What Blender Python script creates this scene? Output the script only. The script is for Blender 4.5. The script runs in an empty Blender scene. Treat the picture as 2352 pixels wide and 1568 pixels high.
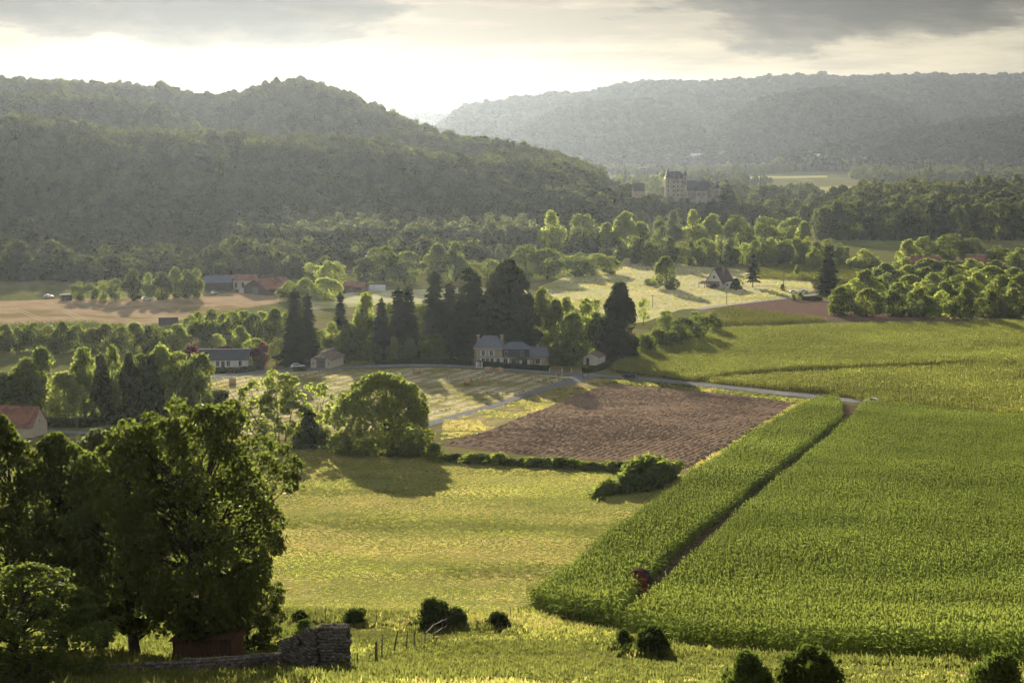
import bpy, math, random
import numpy as np
from mathutils import Vector, Matrix, geometry as mgeo

# ---------------------------------------------------------------- camera, sky, sun, exposure
R = math.radians
scene = bpy.context.scene
FPX, CX, CY, YH = 3763.0, 1176.0, 784.0, 310.0      # focal length and centre in units of a 2352 x 1568 picture
CAMZ = 71.0
PITCH = math.atan((CY - YH) / FPX)
cam_d = bpy.data.cameras.new("camera")
cam = bpy.data.objects.new("camera", cam_d)
scene.collection.objects.link(cam)
cam.location = (0, 0, CAMZ)
cam.rotation_euler = (R(90) - PITCH, 0, 0)
cam_d.sensor_width = 36.0
cam_d.lens = 36.0 * FPX / 2352.0
cam_d.clip_start = 0.5
cam_d.clip_end = 40000
scene.camera = cam

SUN_EL, SUN_AZ = R(12.0), R(-9.5)                     # azimuth: from +Y towards +X
SUN_STRENGTH, SKY_STRENGTH, EXPOSURE = 5.0, 0.15, 1.18
SKY_KNEE, CLOUD_LIT, CLOUD_AT = 1.5, 1.85, (0.3, 1.7, 0.2)
HAZE_DENSITY, HAZE_G = 0.000021, 0.68

world = bpy.data.worlds.new("World")
scene.world = world
world.use_nodes = True
wt = world.node_tree
for n in list(wt.nodes):
    wt.nodes.remove(n)

def nd(t, typ, **kw):
    n = t.nodes.new(typ)
    ins = kw.pop('ins', {})
    for k, v in kw.items():
        setattr(n, k, v)
    for k, v in ins.items():
        if isinstance(v, bpy.types.NodeSocket):
            t.links.new(v, n.inputs[k])
        else:
            n.inputs[k].default_value = v
    return n

def mth(t, op, a, b=0.0, c=0.0, clamp=False):
    n = t.nodes.new('ShaderNodeMath'); n.operation = op; n.use_clamp = clamp
    for i, v in enumerate((a, b, c)):
        if isinstance(v, bpy.types.NodeSocket):
            t.links.new(v, n.inputs[i])
        else:
            n.inputs[i].default_value = v
    return n.outputs[0]

def mixc(t, fac, a, b, blend='MIX'):
    n = t.nodes.new('ShaderNodeMix'); n.data_type = 'RGBA'; n.blend_type = blend
    for i, v in ((0, fac), (6, a), (7, b)):
        if isinstance(v, bpy.types.NodeSocket):
            t.links.new(v, n.inputs[i])
        elif i == 0:
            n.inputs[i].default_value = v
        else:
            n.inputs[i].default_value = tuple(v) + ((1.0,) if len(v) == 3 else ())
    return n.outputs[2]

def smooth(t, v, lo, hi, o0=0.0, o1=1.0):
    n = t.nodes.new('ShaderNodeMapRange'); n.interpolation_type = 'SMOOTHSTEP'
    t.links.new(v, n.inputs[0])
    for i, x in ((1, lo), (2, hi), (3, o0), (4, o1)):
        n.inputs[i].default_value = x
    return n.outputs[0]

sky = nd(wt, 'ShaderNodeTexSky', sky_type='NISHITA', sun_disc=False, sun_elevation=SUN_EL, sun_rotation=SUN_AZ,
         altitude=100.0, air_density=1.0, dust_density=1.0, ozone_density=1.0)
tc = nd(wt, 'ShaderNodeTexCoord')
# sky tone compression, no cloud: evens the sun's glare over the whole dome
lum = nd(wt, 'ShaderNodeRGBToBW', ins={'Color': sky.outputs[0]}).outputs[0]
lk = mth(wt, 'DIVIDE', lum, SKY_KNEE)
veil_k = mth(wt, 'POWER', mth(wt, 'ADD', 1.0, mth(wt, 'MULTIPLY', lk, lk)), -0.5)
grey = nd(wt, 'ShaderNodeCombineColor', ins={0: lum, 1: lum, 2: mth(wt, 'MULTIPLY', lum, 0.86)}).outputs[0]
skyc = mixc(wt, 1.0, mixc(wt, 0.38, sky.outputs[0], grey), nd(wt, 'ShaderNodeCombineColor', ins={0: veil_k, 1: veil_k, 2: veil_k}).outputs[0], 'MULTIPLY')
# clouds: stretched noise all round the dome, in banks that come and go with the compass direction
sep = nd(wt, 'ShaderNodeSeparateXYZ', ins={'Vector': tc.outputs['Generated']})
az = mth(wt, 'ARCTAN2', sep.outputs[0], sep.outputs[1])
bank = mth(wt, 'MULTIPLY', mth(wt, 'COSINE', mth(wt, 'MULTIPLY', mth(wt, 'ADD', az, 0.0), 14.0)), -0.14)
mp = nd(wt, 'ShaderNodeMapping', ins={'Vector': tc.outputs['Generated'], 'Location': CLOUD_AT, 'Scale': (1.0, 1.0, 4.0)})
cl_big = nd(wt, 'ShaderNodeTexNoise', ins={'Vector': mp.outputs[0], 'Scale': 7.0, 'Detail': 10.0, 'Roughness': 0.58, 'Distortion': 0.25})
mp2 = nd(wt, 'ShaderNodeMapping', ins={'Vector': tc.outputs['Generated'], 'Location': (1.9, 4.2, 0.0), 'Scale': (1.0, 1.0, 9.0)})
cl_thin = nd(wt, 'ShaderNodeTexNoise', ins={'Vector': mp2.outputs[0], 'Scale': 7.0, 'Detail': 8.0, 'Roughness': 0.6})
lift = smooth(wt, sep.outputs[2], 0.036, 0.078, -0.20, 0.09)
f_big = mth(wt, 'ADD', mth(wt, 'ADD', cl_big.outputs[0], lift), bank)
m_big = smooth(wt, f_big, 0.485, 0.585)
core = smooth(wt, f_big, 0.53, 0.72)
lift2 = smooth(wt, sep.outputs[2], 0.0, 0.06, -0.10, 0.03)
m_thin = smooth(wt, mth(wt, 'ADD', cl_thin.outputs[0], lift2), 0.40, 0.64)
veil = mixc(wt, m_thin, (1.0, 1.0, 1.0), (0.62, 0.61, 0.62))
# clouds seen against the sun are dark, those it shines on are pale
dotn = nd(wt, 'ShaderNodeVectorMath', operation='DOT_PRODUCT')
wt.links.new(tc.outputs['Generated'], dotn.inputs[0])
dotn.inputs[1].default_value = (math.sin(SUN_AZ) * math.cos(SUN_EL), math.cos(SUN_AZ) * math.cos(SUN_EL), math.sin(SUN_EL))
shade = smooth(wt, dotn.outputs['Value'], 0.0, 0.85)
skyc = mixc(wt, 1.0, skyc, veil, 'MULTIPLY')
backlit = mixc(wt, 1.0, skyc, mixc(wt, core, (0.40, 0.40, 0.42), (0.11, 0.112, 0.122)), 'MULTIPLY')
frontlit = mixc(wt, core, (CLOUD_LIT * 0.8, CLOUD_LIT * 0.82, CLOUD_LIT * 0.86), (CLOUD_LIT, CLOUD_LIT * 0.98, CLOUD_LIT * 0.95))
skyc = mixc(wt, m_big, skyc, mixc(wt, shade, frontlit, backlit))
bg = nd(wt, 'ShaderNodeBackground', ins={'Color': skyc, 'Strength': SKY_STRENGTH})
wo = nd(wt, 'ShaderNodeOutputWorld', ins={'Surface': bg.outputs[0]})

sun_d = bpy.data.lights.new("sun", 'SUN')
sun_d.energy = SUN_STRENGTH
sun_d.angle = R(0.5)
sun_d.color = (1.0, 0.915, 0.765)
sun = bpy.data.objects.new("sun", sun_d)
scene.collection.objects.link(sun)
sdir = Vector((math.sin(SUN_AZ) * math.cos(SUN_EL), math.cos(SUN_AZ) * math.cos(SUN_EL), math.sin(SUN_EL)))
sun.rotation_euler = (-sdir).to_track_quat('-Z', 'Y').to_euler()
sun.location = (-200, 1500, 600)

vs = scene.view_settings
vs.view_transform = 'Standard'; vs.look = 'None'; vs.exposure = EXPOSURE; vs.gamma = 1.0; vs.use_curve_mapping = False
cy = scene.cycles
cy.max_bounces = 6; cy.diffuse_bounces = 2; cy.glossy_bounces = 1; cy.transmission_bounces = 3
cy.volume_bounces = 0; cy.transparent_max_bounces = 4
cy.use_denoising = True
try:
    cy.denoiser = 'OPENIMAGEDENOISE'; cy.denoising_input_passes = 'RGB_ALBEDO_NORMAL'; cy.denoising_prefilter = 'ACCURATE'
except Exception:
    pass
cy.use_adaptive_sampling = True; cy.adaptive_threshold = 0.02
cy.sample_clamp_indirect = 4.0
cy.caustics_reflective = False; cy.caustics_refractive = False

# ---------------------------------------------------------------- small helpers
COL = scene.collection
rng = np.random.default_rng(7)
random.seed(7)

def link(o, parent=None):
    COL.objects.link(o)
    if parent is not None:
        o.parent = parent
    return o

def tag(o, label=None, cat=None, group=None, kind=None):
    if label: o['label'] = label
    if cat: o['category'] = cat
    if group: o['group'] = group
    if kind: o['kind'] = kind
    return o

def empty(name, loc=(0, 0, 0), rz=0.0):
    o = bpy.data.objects.new(name, None)
    o.empty_display_size = 0.5
    o.location = loc
    o.rotation_euler = (0, 0, rz)
    return link(o)

def mesh_np(name, verts, faces, mats=(), smooth_=False, midx=None):
    """verts (n,3); faces (m,k) array of quads or tris, or a list of such arrays"""
    if not isinstance(faces, (list, tuple)):
        faces = [faces]
    faces = [np.asarray(f, dtype=np.int32) for f in faces if len(f)]
    me = bpy.data.meshes.new(name)
    verts = np.asarray(verts, dtype=np.float32)
    me.vertices.add(len(verts))
    me.vertices.foreach_set('co', verts.ravel())
    nl = sum(f.size for f in faces)
    nf = sum(len(f) for f in faces)
    me.loops.add(nl)
    me.polygons.add(nf)
    me.loops.foreach_set('vertex_index', np.concatenate([f.ravel() for f in faces]))
    starts, tot = [], 0
    for f in faces:
        k = f.shape[1]
        starts.append(np.arange(len(f), dtype=np.int32) * k + tot)
        tot += f.size
    me.polygons.foreach_set('loop_start', np.concatenate(starts))
    if midx is not None:
        me.polygons.foreach_set('material_index', np.asarray(midx, dtype=np.int32))
    for m in mats:
        me.materials.append(m)
    me.update(calc_edges=True)
    me.validate()
    if smooth_:
        me.polygons.foreach_set('use_smooth', np.ones(nf, dtype=bool))
    return me

def obj(name, me, parent=None):
    return link(bpy.data.objects.new(name, me), parent)

class MB:
    """collects boxes, prisms, tubes; build() links them as one mesh object"""
    def __init__(s):
        s.v, s.f = [], []
    def poly(s, pts, faces):
        b = len(s.v)
        s.v += [tuple(p) for p in pts]
        s.f += [tuple(i + b for i in f) for f in faces]
        return s
    def box(s, x0, x1, y0, y1, z0, z1):
        return s.poly([(x0, y0, z0), (x1, y0, z0), (x1, y1, z0), (x0, y1, z0), (x0, y0, z1), (x1, y0, z1), (x1, y1, z1), (x0, y1, z1)],
                      [(3, 2, 1, 0), (4, 5, 6, 7), (0, 1, 5, 4), (1, 2, 6, 5), (2, 3, 7, 6), (3, 0, 4, 7)])
    def frustum(s, lo, hi, z0, z1):
        """two rectangles (x0,x1,y0,y1)"""
        a, b = lo, hi
        return s.poly([(a[0], a[2], z0), (a[1], a[2], z0), (a[1], a[3], z0), (a[0], a[3], z0), (b[0], b[2], z1), (b[1], b[2], z1), (b[1], b[3], z1), (b[0], b[3], z1)],
                      [(3, 2, 1, 0), (4, 5, 6, 7), (0, 1, 5, 4), (1, 2, 6, 5), (2, 3, 7, 6), (3, 0, 4, 7)])
    def prism(s, prof, a0, a1, axis='y'):
        """profile of (u,z) extruded along axis from a0 to a1; u is x for axis y and y for axis x"""
        n = len(prof)
        mk = (lambda u, z, a: (u, a, z)) if axis == 'y' else (lambda u, z, a: (a, u, z))
        pts = [mk(u, z, a0) for u, z in prof] + [mk(u, z, a1) for u, z in prof]
        fs = [tuple(range(n)), tuple(range(2 * n - 1, n - 1, -1))]
        fs += [(i, n + i, n + (i + 1) % n, (i + 1) % n) for i in range(n)]
        return s.poly(pts, fs)
    def tube(s, pts, rad, sides=6):
        v, f = tube_np(pts, rad, sides)
        return s.poly([tuple(p) for p in v], [tuple(int(i) for i in q) for q in f])
    def cyl(s, c, r0, r1, z0, z1, n=12):
        pts = []
        for z, r in ((z0, r0), (z1, r1)):
            for i in range(n):
                a = 2 * math.pi * i / n
                pts.append((c[0] + r * math.cos(a), c[1] + r * math.sin(a), z))
        fs = [(i, (i + 1) % n, n + (i + 1) % n, n + i) for i in range(n)] + [tuple(range(n - 1, -1, -1)), tuple(range(n, 2 * n))]
        return s.poly(pts, fs)
    def build(s, name, m, parent=None, smooth_=False):
        me = bpy.data.meshes.new(name)
        me.from_pydata(s.v, [], s.f)
        me.materials.append(m)
        me.update()
        import bmesh
        bm = bmesh.new(); bm.from_mesh(me)
        bmesh.ops.recalc_face_normals(bm, faces=bm.faces)
        bm.to_mesh(me); bm.free()
        if smooth_:
            me.polygons.foreach_set('use_smooth', np.ones(len(me.polygons), dtype=bool))
        return obj(name, me, parent)

def tube_np(pts, rad, sides=6):
    pts = np.asarray(pts, float); n = len(pts)
    rad = np.broadcast_to(np.asarray(rad, float), (n,))
    d = np.gradient(pts, axis=0)
    d /= np.linalg.norm(d, axis=1)[:, None] + 1e-9
    up = np.where(np.abs(d[:, 2:3]) > 0.9, np.array([[1., 0, 0]]), np.array([[0, 0, 1.]]))
    a = np.cross(d, up); a /= np.linalg.norm(a, axis=1)[:, None] + 1e-9
    b = np.cross(d, a)
    th = np.arange(sides) * 2 * math.pi / sides
    ring = a[:, None, :] * np.cos(th)[None, :, None] + b[:, None, :] * np.sin(th)[None, :, None]
    v = (pts[:, None, :] + ring * rad[:, None, None]).reshape(-1, 3)
    i = np.arange(n - 1)[:, None] * sides; j = np.arange(sides)[None, :]
    f = np.stack([i + j, i + (j + 1) % sides, i + sides + (j + 1) % sides, i + sides + j], -1).reshape(-1, 4)
    return v, f

# ---------------------------------------------------------------- value noise on arrays
_perm = np.random.default_rng(11).random((256, 256))
def vnoise(x, y):
    x = np.asarray(x, float); y = np.asarray(y, float)
    xi = np.floor(x).astype(int); yi = np.floor(y).astype(int)
    fx = x - xi; fy = y - yi
    fx = fx * fx * (3 - 2 * fx); fy = fy * fy * (3 - 2 * fy)
    g = lambda a, b: _perm[a % 256, b % 256]
    return (g(xi, yi) * (1 - fx) + g(xi + 1, yi) * fx) * (1 - fy) + (g(xi, yi + 1) * (1 - fx) + g(xi + 1, yi + 1) * fx) * fy - 0.5
def fnoise(x, y, o=4):
    s = 0; a = 1.0
    for k in range(o):
        s = s + a * vnoise(x * 2 ** k + 17.3 * k, y * 2 ** k + 5.1 * k); a *= 0.5
    return s

# ---------------------------------------------------------------- the lie of the land
def ray(px, py):
    v = Vector((px - CX, FPX, CY - py))
    c, s = math.cos(-PITCH), math.sin(-PITCH)
    return Vector((v.x, v.y * c - v.z * s, v.y * s + v.z * c)).normalized()

def at(px, py, y):
    """the point of a sight line at distance y in front of the lookout"""
    r = ray(px, py)
    return Vector((0, 0, CAMZ)) + r * (y / r.y)

_pd = np.arange(-400., 1200.)
_pz = np.interp(_pd, [-400, -60, 0, 20, 50, 100, 121, 150, 174, 250, 312, 400, 482, 560, 1200],
                [120, 78, 69.3, 60.5, 50.5, 37.6, 32.0, 25.0, 20.5, 14.0, 9.6, 4.4, 0.8, 0.0, 0.0])
_k = np.exp(-0.5 * (np.arange(-20, 21) / 7.0) ** 2); _k /= _k.sum()
_pz = np.convolve(np.pad(_pz, 20, mode='edge'), _k, mode='valid')

class Ridge:
    def __init__(s, pts, wf, wb, tree=9.0, shape=1.0, fade=0.03):
        P = [at(px, py, d) for px, py, d in pts]
        s.a = np.array([p.x / p.y for p in P]); s.d = np.array([p.y for p in P]); s.z = np.array([p.z - tree for p in P])
        s.wf, s.wb, s.shape, s.fade = wf, wb, shape, fade
    def crest(s, a):
        return np.interp(a, s.a, s.d), np.interp(a, s.a, s.z)
    def h(s, x, y):
        y1 = np.maximum(y, 50.0)
        a = x / y1
        d, z = s.crest(a)
        lo = np.clip((a - s.a[0]) / s.fade + 1, 0, 1); hi = np.clip((s.a[-1] - a) / s.fade + 1, 0, 1)
        z = z * lo * hi
        wob = fnoise(x / 260.0 + 3, y / 260.0, 3)
        t = np.where(y < d, (d - y) / s.wf, (y - d) / s.wb)
        t = t + 0.30 * wob * np.clip(t, 0, 1) * np.clip(1.1 - t, 0, 1) * 2
        t = np.clip(t, 0, 1)
        prof = 1 - t * t * (3 - 2 * t)
        return z * prof ** s.shape

RA = Ridge([(-260, 275, 1130), (0, 283, 1150), (150, 292, 1160), (300, 303, 1170), (450, 313, 1185), (600, 322, 1200), (750, 326, 1210), (900, 336, 1225),
            (1000, 349, 1240), (1080, 362, 1260), (1150, 366, 1270), (1220, 372, 1280), (1290, 378, 1290), (1350, 400, 1300), (1400, 450, 1300), (1440, 495, 1300)], 285, 260)
RB = Ridge([(-320, 172, 1800), (0, 181, 1800), (100, 187, 1790), (250, 197, 1780), (400, 211, 1760), (500, 219, 1740), (540, 213, 1730), (600, 196, 1710), (650, 188, 1700),
            (700, 188, 1690), (760, 202, 1680), (830, 232, 1660), (880, 252, 1640), (930, 275, 1610), (1000, 297, 1570), (1080, 316, 1530), (1150, 330, 1500),
            (1220, 341, 1480), (1290, 354, 1460), (1340, 372, 1450), (1385, 400, 1440), (1410, 440, 1430)], 430, 500)
RB2 = Ridge([(-300, 212, 1480), (0, 216, 1480), (150, 222, 1480), (280, 236, 1470), (370, 262, 1450), (450, 292, 1430), (520, 320, 1410)], 260, 250)
RC = Ridge([(820, 276, 6500), (930, 271, 6500), (970, 266, 6500), (1060, 265, 6500), (1150, 262, 6500)], 900, 900, tree=8)
RD = Ridge([(985, 306, 4700), (1015, 288, 4700), (1050, 263, 4720), (1090, 243, 4740), (1160, 239, 4760), (1182, 231, 4770), (1250, 225, 4780), (1330, 219, 4780), (1400, 204, 4800),
            (1480, 194, 4800), (1540, 191, 4800), (1600, 197, 4800), (1640, 195, 4800), (1720, 187, 4800), (1850, 181, 4800), (1960, 184, 4800), (2060, 182, 4800),
            (2140, 175, 4800), (2220, 180, 4800), (2352, 178, 4800), (2750, 180, 4800)], 1250, 900, tree=8, shape=1.1)
RD2 = Ridge([(1160, 330, 3900), (1210, 300, 3920), (1270, 268, 3950), (1330, 246, 4000), (1400, 236, 4050), (1480, 236, 4050), (1560, 262, 4000), (1640, 310, 3950)], 520, 600, tree=8)
RD3 = Ridge([(1620, 335, 3800), (1690, 270, 3820), (1760, 236, 3850), (1830, 214, 3900), (1900, 209, 3900), (1970, 217, 3900), (2050, 244, 3880), (2130, 285, 3850), (2190, 330, 3830)], 520, 600, tree=8)
RE = Ridge([(1870, 345, 3250), (1960, 328, 3260), (2050, 308, 3280), (2120, 300, 3300), (2200, 288, 3300), (2280, 276, 3300), (2352, 268, 3300), (2800, 250, 3300)], 420, 500, tree=9)
RF = Ridge([(1890, 452, 1380), (1960, 422, 1380), (2040, 408, 1380), (2110, 400, 1380), (2200, 412, 1380), (2280, 405, 1380), (2352, 412, 1380), (2700, 400, 1380)], 190, 160, tree=18)
RK = Ridge([(1400, 462, 1345), (1440, 459, 1340), (1520, 458, 1335), (1600, 463, 1330), (1660, 472, 1325), (1710, 490, 1320)], 75, 160, tree=0.0, shape=0.6)
RIDGES = [RA, RB, RB2, RC, RD, RD2, RD3, RE, RF, RK]

def H(x, y):
    x = np.asarray(x, float); y = np.asarray(y, float)
    base = np.interp(y, _pd, _pz)
    base = base + 0.9 * vnoise(x / 70.0, y / 70.0) * np.clip((y - 95) / 60, 0, 1) * np.clip((900 - y) / 300, 0.2, 1)
    hill = np.zeros(np.broadcast(x, y).shape)
    far = y > 700
    if np.any(far):
        xx, yy = np.broadcast_arrays(x, y)
        xf, yf = xx[far], yy[far]
        hf = np.zeros(xf.shape)
        for r in RIDGES:
            hf = np.maximum(hf, r.h(xf, yf))
        hill[far] = hf
    return base + hill
def Hs(x, y):
    return float(H(np.array([x]), np.array([y]))[0])

def G(px, py, up=0.0):
    """where the sight line through (px, py) meets the land (or a surface up metres above it)"""
    r = ray(px, py)
    ys = np.concatenate([np.arange(60, 700, 2.0), np.arange(700, 1600, 4.0), np.geomspace(1600, 9000, 300)])
    t = ys / r.y
    hx = H(r.x * t, r.y * t) + up
    dz = CAMZ + r.z * t - hx
    k = np.argmax(dz < 0)
    if dz[k] >= 0:
        k = len(ys) - 1
    if k == 0:
        yv = ys[0]
    else:
        a, b = dz[k - 1], dz[k]
        yv = ys[k - 1] + (ys[k] - ys[k - 1]) * a / (a - b)
    x = r.x * yv / r.y
    return Vector((x, yv, Hs(x, yv)))

def px_per_m(p):
    return FPX / (p.y * math.cos(PITCH) + (CAMZ - p.z) * math.sin(PITCH))

def inside(poly, x, y):
    poly = np.asarray(poly); n = len(poly)
    c = np.zeros(x.shape, bool)
    j = n - 1
    for i in range(n):
        xi, yi = poly[i]; xj, yj = poly[j]
        with np.errstate(divide='ignore', invalid='ignore'):
            c ^= ((yi > y) != (yj > y)) & (x < (xj - xi) * (y - yi) / (yj - yi + 1e-12) + xi)
        j = i
    return c

def gpoly(pts, up=0.0):
    return [tuple(G(p[0], p[1], p[2] if len(p) > 2 else up).xy) for p in pts]
# ---------------------------------------------------------------- materials
def new_mat(name):
    m = bpy.data.materials.new(name)
    m.use_nodes = True
    t = m.node_tree
    for n in list(t.nodes):
        t.nodes.remove(n)
    out = t.nodes.new('ShaderNodeOutputMaterial')
    return m, t, out

def pos(t):
    return nd(t, 'ShaderNodeNewGeometry').outputs['Position']

def noise(t, vec, scale, detail=4.0, rough=0.55, dist=0.0):
    return nd(t, 'ShaderNodeTexNoise', ins={'Vector': vec, 'Scale': scale, 'Detail': detail, 'Roughness': rough, 'Distortion': dist}).outputs[0]

def surf(name, c1, c2, scale=0.6, rough=0.85, c3=None, scale3=0.05, bump=0.0, bscale=8.0, stripe=None, spec=0.0, metal=0.0, local=False, var=0.0):
    """two noise-mixed colours, a third in large patches, optional stripes (angle, spacing, colour, amount)"""
    m, t, out = new_mat(name)
    p = nd(t, 'ShaderNodeTexCoord').outputs['Object'] if local else pos(t)
    col = mixc(t, smooth(t, noise(t, p, scale, 6.0, 0.62), 0.35, 0.65), c1, c2)
    if c3 is not None:
        col = mixc(t, smooth(t, noise(t, p, scale3, 5.0, 0.6, 0.6), 0.48, 0.62), col, c3)
    if stripe is not None:
        ang, spc, sc, amt = stripe
        dx, dy = -math.sin(ang), math.cos(ang)
        sp = nd(t, 'ShaderNodeSeparateXYZ', ins={'Vector': p})
        u = mth(t, 'ADD', mth(t, 'MULTIPLY', sp.outputs[0], dx), mth(t, 'MULTIPLY', sp.outputs[1], dy))
        u = mth(t, 'ADD', u, mth(t, 'MULTIPLY', noise(t, p, 0.12, 3.0), spc * 0.5))
        w = mth(t, 'SINE', mth(t, 'MULTIPLY', u, 2 * math.pi / spc))
        w = mth(t, 'ADD', w, mth(t, 'MULTIPLY', mth(t, 'SUBTRACT', noise(t, p, 0.35, 5.0), 0.5), 4.5))
        col = mixc(t, mth(t, 'MULTIPLY', smooth(t, w, -0.3, 0.7), amt), col, sc)
    if var:
        rnd = nd(t, 'ShaderNodeObjectInfo').outputs['Random']
        col = mixc(t, 1.0, col, mixc(t, rnd, (1 - var,) * 3, (1 + var,) * 3), 'MULTIPLY')
    bs = nd(t, 'ShaderNodeBsdfPrincipled', ins={'Base Color': col, 'Roughness': rough, 'Specular IOR Level': spec, 'Metallic': metal})
    if bump:
        bn = nd(t, 'ShaderNodeBump', ins={'Height': noise(t, p, bscale, 4.0, 0.65), 'Strength': 0.8, 'Distance': bump})
        t.links.new(bn.outputs[0], bs.inputs['Normal'])
    t.links.new(bs.outputs[0], out.inputs[0])
    return m

def leaf(name, col, trans, tfac=0.42, var=0.25, warm=None, gloss=0.0, hue_scale=0.05):
    """leaf: diffuse + translucent, each plant a little different, a little mottled over the crown"""
    m, t, out = new_mat(name)
    rnd = nd(t, 'ShaderNodeObjectInfo').outputs['Random']
    p = pos(t)
    n1 = mth(t, 'ADD', mth(t, 'MULTIPLY', noise(t, p, 0.35, 3.0), 0.6), mth(t, 'MULTIPLY', smooth(t, noise(t, p, 0.018, 3.0), 0.3, 0.7), 0.55))
    k = mth(t, 'MULTIPLY', mth(t, 'ADD', mth(t, 'MULTIPLY', rnd, 2 * var), 1 - var), mth(t, 'ADD', mth(t, 'MULTIPLY', n1, 0.7), 0.65))
    cm = nd(t, 'ShaderNodeCombineColor', ins={0: k, 1: k, 2: k}).outputs[0]
    rnd2 = mth(t, 'FRACT', mth(t, 'MULTIPLY', rnd, 7.31))
    w = warm if warm else (col[0] * 1.7, col[1] * 1.2, col[2] * 0.9)
    c = mixc(t, 1.0, mixc(t, mth(t, 'MULTIPLY', rnd2, 0.8), col, w), cm, 'MULTIPLY')
    tr = mixc(t, 1.0, trans, cm, 'MULTIPLY')
    d = nd(t, 'ShaderNodeBsdfDiffuse', ins={'Color': c, 'Roughness': 0.6})
    tl = nd(t, 'ShaderNodeBsdfTranslucent', ins={'Color': tr})
    s = nd(t, 'ShaderNodeMixShader', ins={0: tfac, 1: d.outputs[0], 2: tl.outputs[0]})
    if gloss:
        g = nd(t, 'ShaderNodeBsdfGlossy', ins={'Color': (1, 1, 1, 1), 'Roughness': 0.42})
        fr = nd(t, 'ShaderNodeFresnel', ins={'IOR': 1.4})
        s = nd(t, 'ShaderNodeMixShader', ins={0: mth(t, 'MULTIPLY', fr.outputs[0], gloss), 1: s.outputs[0], 2: g.outputs[0]})
    t.links.new(s.outputs[0], out.inputs[0])
    return m

M = {}
M['bark'] = surf('bark', (0.04, 0.032, 0.024), (0.07, 0.058, 0.045), 3.0, 0.9, bump=0.05)
M['bark_pale'] = surf('bark_pale', (0.10, 0.09, 0.07), (0.17, 0.15, 0.12), 3.0, 0.9)
M['leaf'] = leaf('leaf', (0.055, 0.08, 0.024), (0.32, 0.38, 0.06), 0.48, gloss=0.03)
M['leaf_walnut'] = leaf('leaf_walnut', (0.075, 0.105, 0.028), (0.42, 0.48, 0.08), 0.5)
M['leaf_pale'] = leaf('leaf_pale', (0.075, 0.088, 0.05), (0.30, 0.33, 0.12), 0.45, var=0.15)
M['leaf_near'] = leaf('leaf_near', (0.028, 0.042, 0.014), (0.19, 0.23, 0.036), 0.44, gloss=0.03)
M['leaf_light'] = leaf('leaf_light', (0.085, 0.115, 0.032), (0.48, 0.54, 0.095), 0.52, gloss=0.02)
M['leaf_silver'] = leaf('leaf_silver', (0.10, 0.12, 0.07), (0.32, 0.36, 0.13), 0.45, gloss=0.02)
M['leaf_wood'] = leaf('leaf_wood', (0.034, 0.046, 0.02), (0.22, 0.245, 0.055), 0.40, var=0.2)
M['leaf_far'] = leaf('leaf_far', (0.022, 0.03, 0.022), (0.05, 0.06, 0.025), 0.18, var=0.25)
M['needle'] = leaf('needle', (0.030, 0.042, 0.022), (0.11, 0.125, 0.032), 0.32, warm=(0.03, 0.038, 0.016))
M['leaf_purple'] = leaf('leaf_purple', (0.09, 0.03, 0.04), (0.34, 0.07, 0.11), 0.42, warm=(0.13, 0.04, 0.045))
M['leaf_hedge'] = leaf('leaf_hedge', (0.035, 0.055, 0.018), (0.14, 0.19, 0.03), 0.36)
M['leaf_brown'] = leaf('leaf_brown', (0.10, 0.05, 0.028), (0.22, 0.10, 0.04), 0.35, warm=(0.12, 0.06, 0.03))
M['corn'] = leaf('corn', (0.075, 0.112, 0.03), (0.32, 0.41, 0.065), 0.46, var=0.18)
M['tassel'] = leaf('tassel', (0.10, 0.13, 0.038), (0.40, 0.46, 0.08), 0.46)
M['corn_dry'] = leaf('corn_dry', (0.14, 0.15, 0.04), (0.50, 0.50, 0.09), 0.46, var=0.2)
M['corn_young'] = leaf('corn_young', (0.20, 0.22, 0.065), (0.74, 0.76, 0.18), 0.55, var=0.18)
M['grass'] = leaf('grass', (0.15, 0.16, 0.042), (0.54, 0.55, 0.11), 0.5, var=0.25, warm=(0.22, 0.18, 0.055))
M['grass_gold'] = leaf('grass_gold', (0.24, 0.20, 0.07), (0.66, 0.56, 0.17), 0.5, var=0.2, warm=(0.30, 0.22, 0.09))
M['grass_green'] = leaf('grass_green', (0.075, 0.088, 0.028), (0.25, 0.27, 0.055), 0.46, var=0.25)

M['land'] = surf('land', (0.10, 0.115, 0.035), (0.17, 0.16, 0.055), 0.25, 0.95, c3=(0.20, 0.17, 0.075), scale3=0.02, bump=0.12, bscale=1.5)
M['meadow'] = surf('meadow', (0.18, 0.19, 0.05), (0.23, 0.225, 0.065), 0.22, 0.95, c3=(0.29, 0.245, 0.085), scale3=0.06, bump=0.10, bscale=3.0)
M['paddock'] = surf('paddock', (0.085, 0.092, 0.026), (0.13, 0.125, 0.04), 0.5, 0.95, c3=(0.15, 0.12, 0.05), scale3=0.15, bump=0.10, bscale=3.0)
M['bank'] = surf('bank', (0.11, 0.085, 0.035), (0.16, 0.095, 0.045), 0.8, 0.95, c3=(0.12, 0.13, 0.035), scale3=0.2, bump=0.1, bscale=4.0)
_a, _b = G(1020, 965), G(1325, 872)
LANE_ANG = math.atan2(_b.y - _a.y, _b.x - _a.x)
M['stubble'] = surf('stubble', (0.52, 0.43, 0.27), (0.60, 0.50, 0.33), 0.4, 0.95, c3=(0.28, 0.24, 0.09), scale3=0.05, bump=0.06, bscale=5.0, stripe=(LANE_ANG, 4.6, (0.22, 0.22, 0.08), 0.6))
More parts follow.
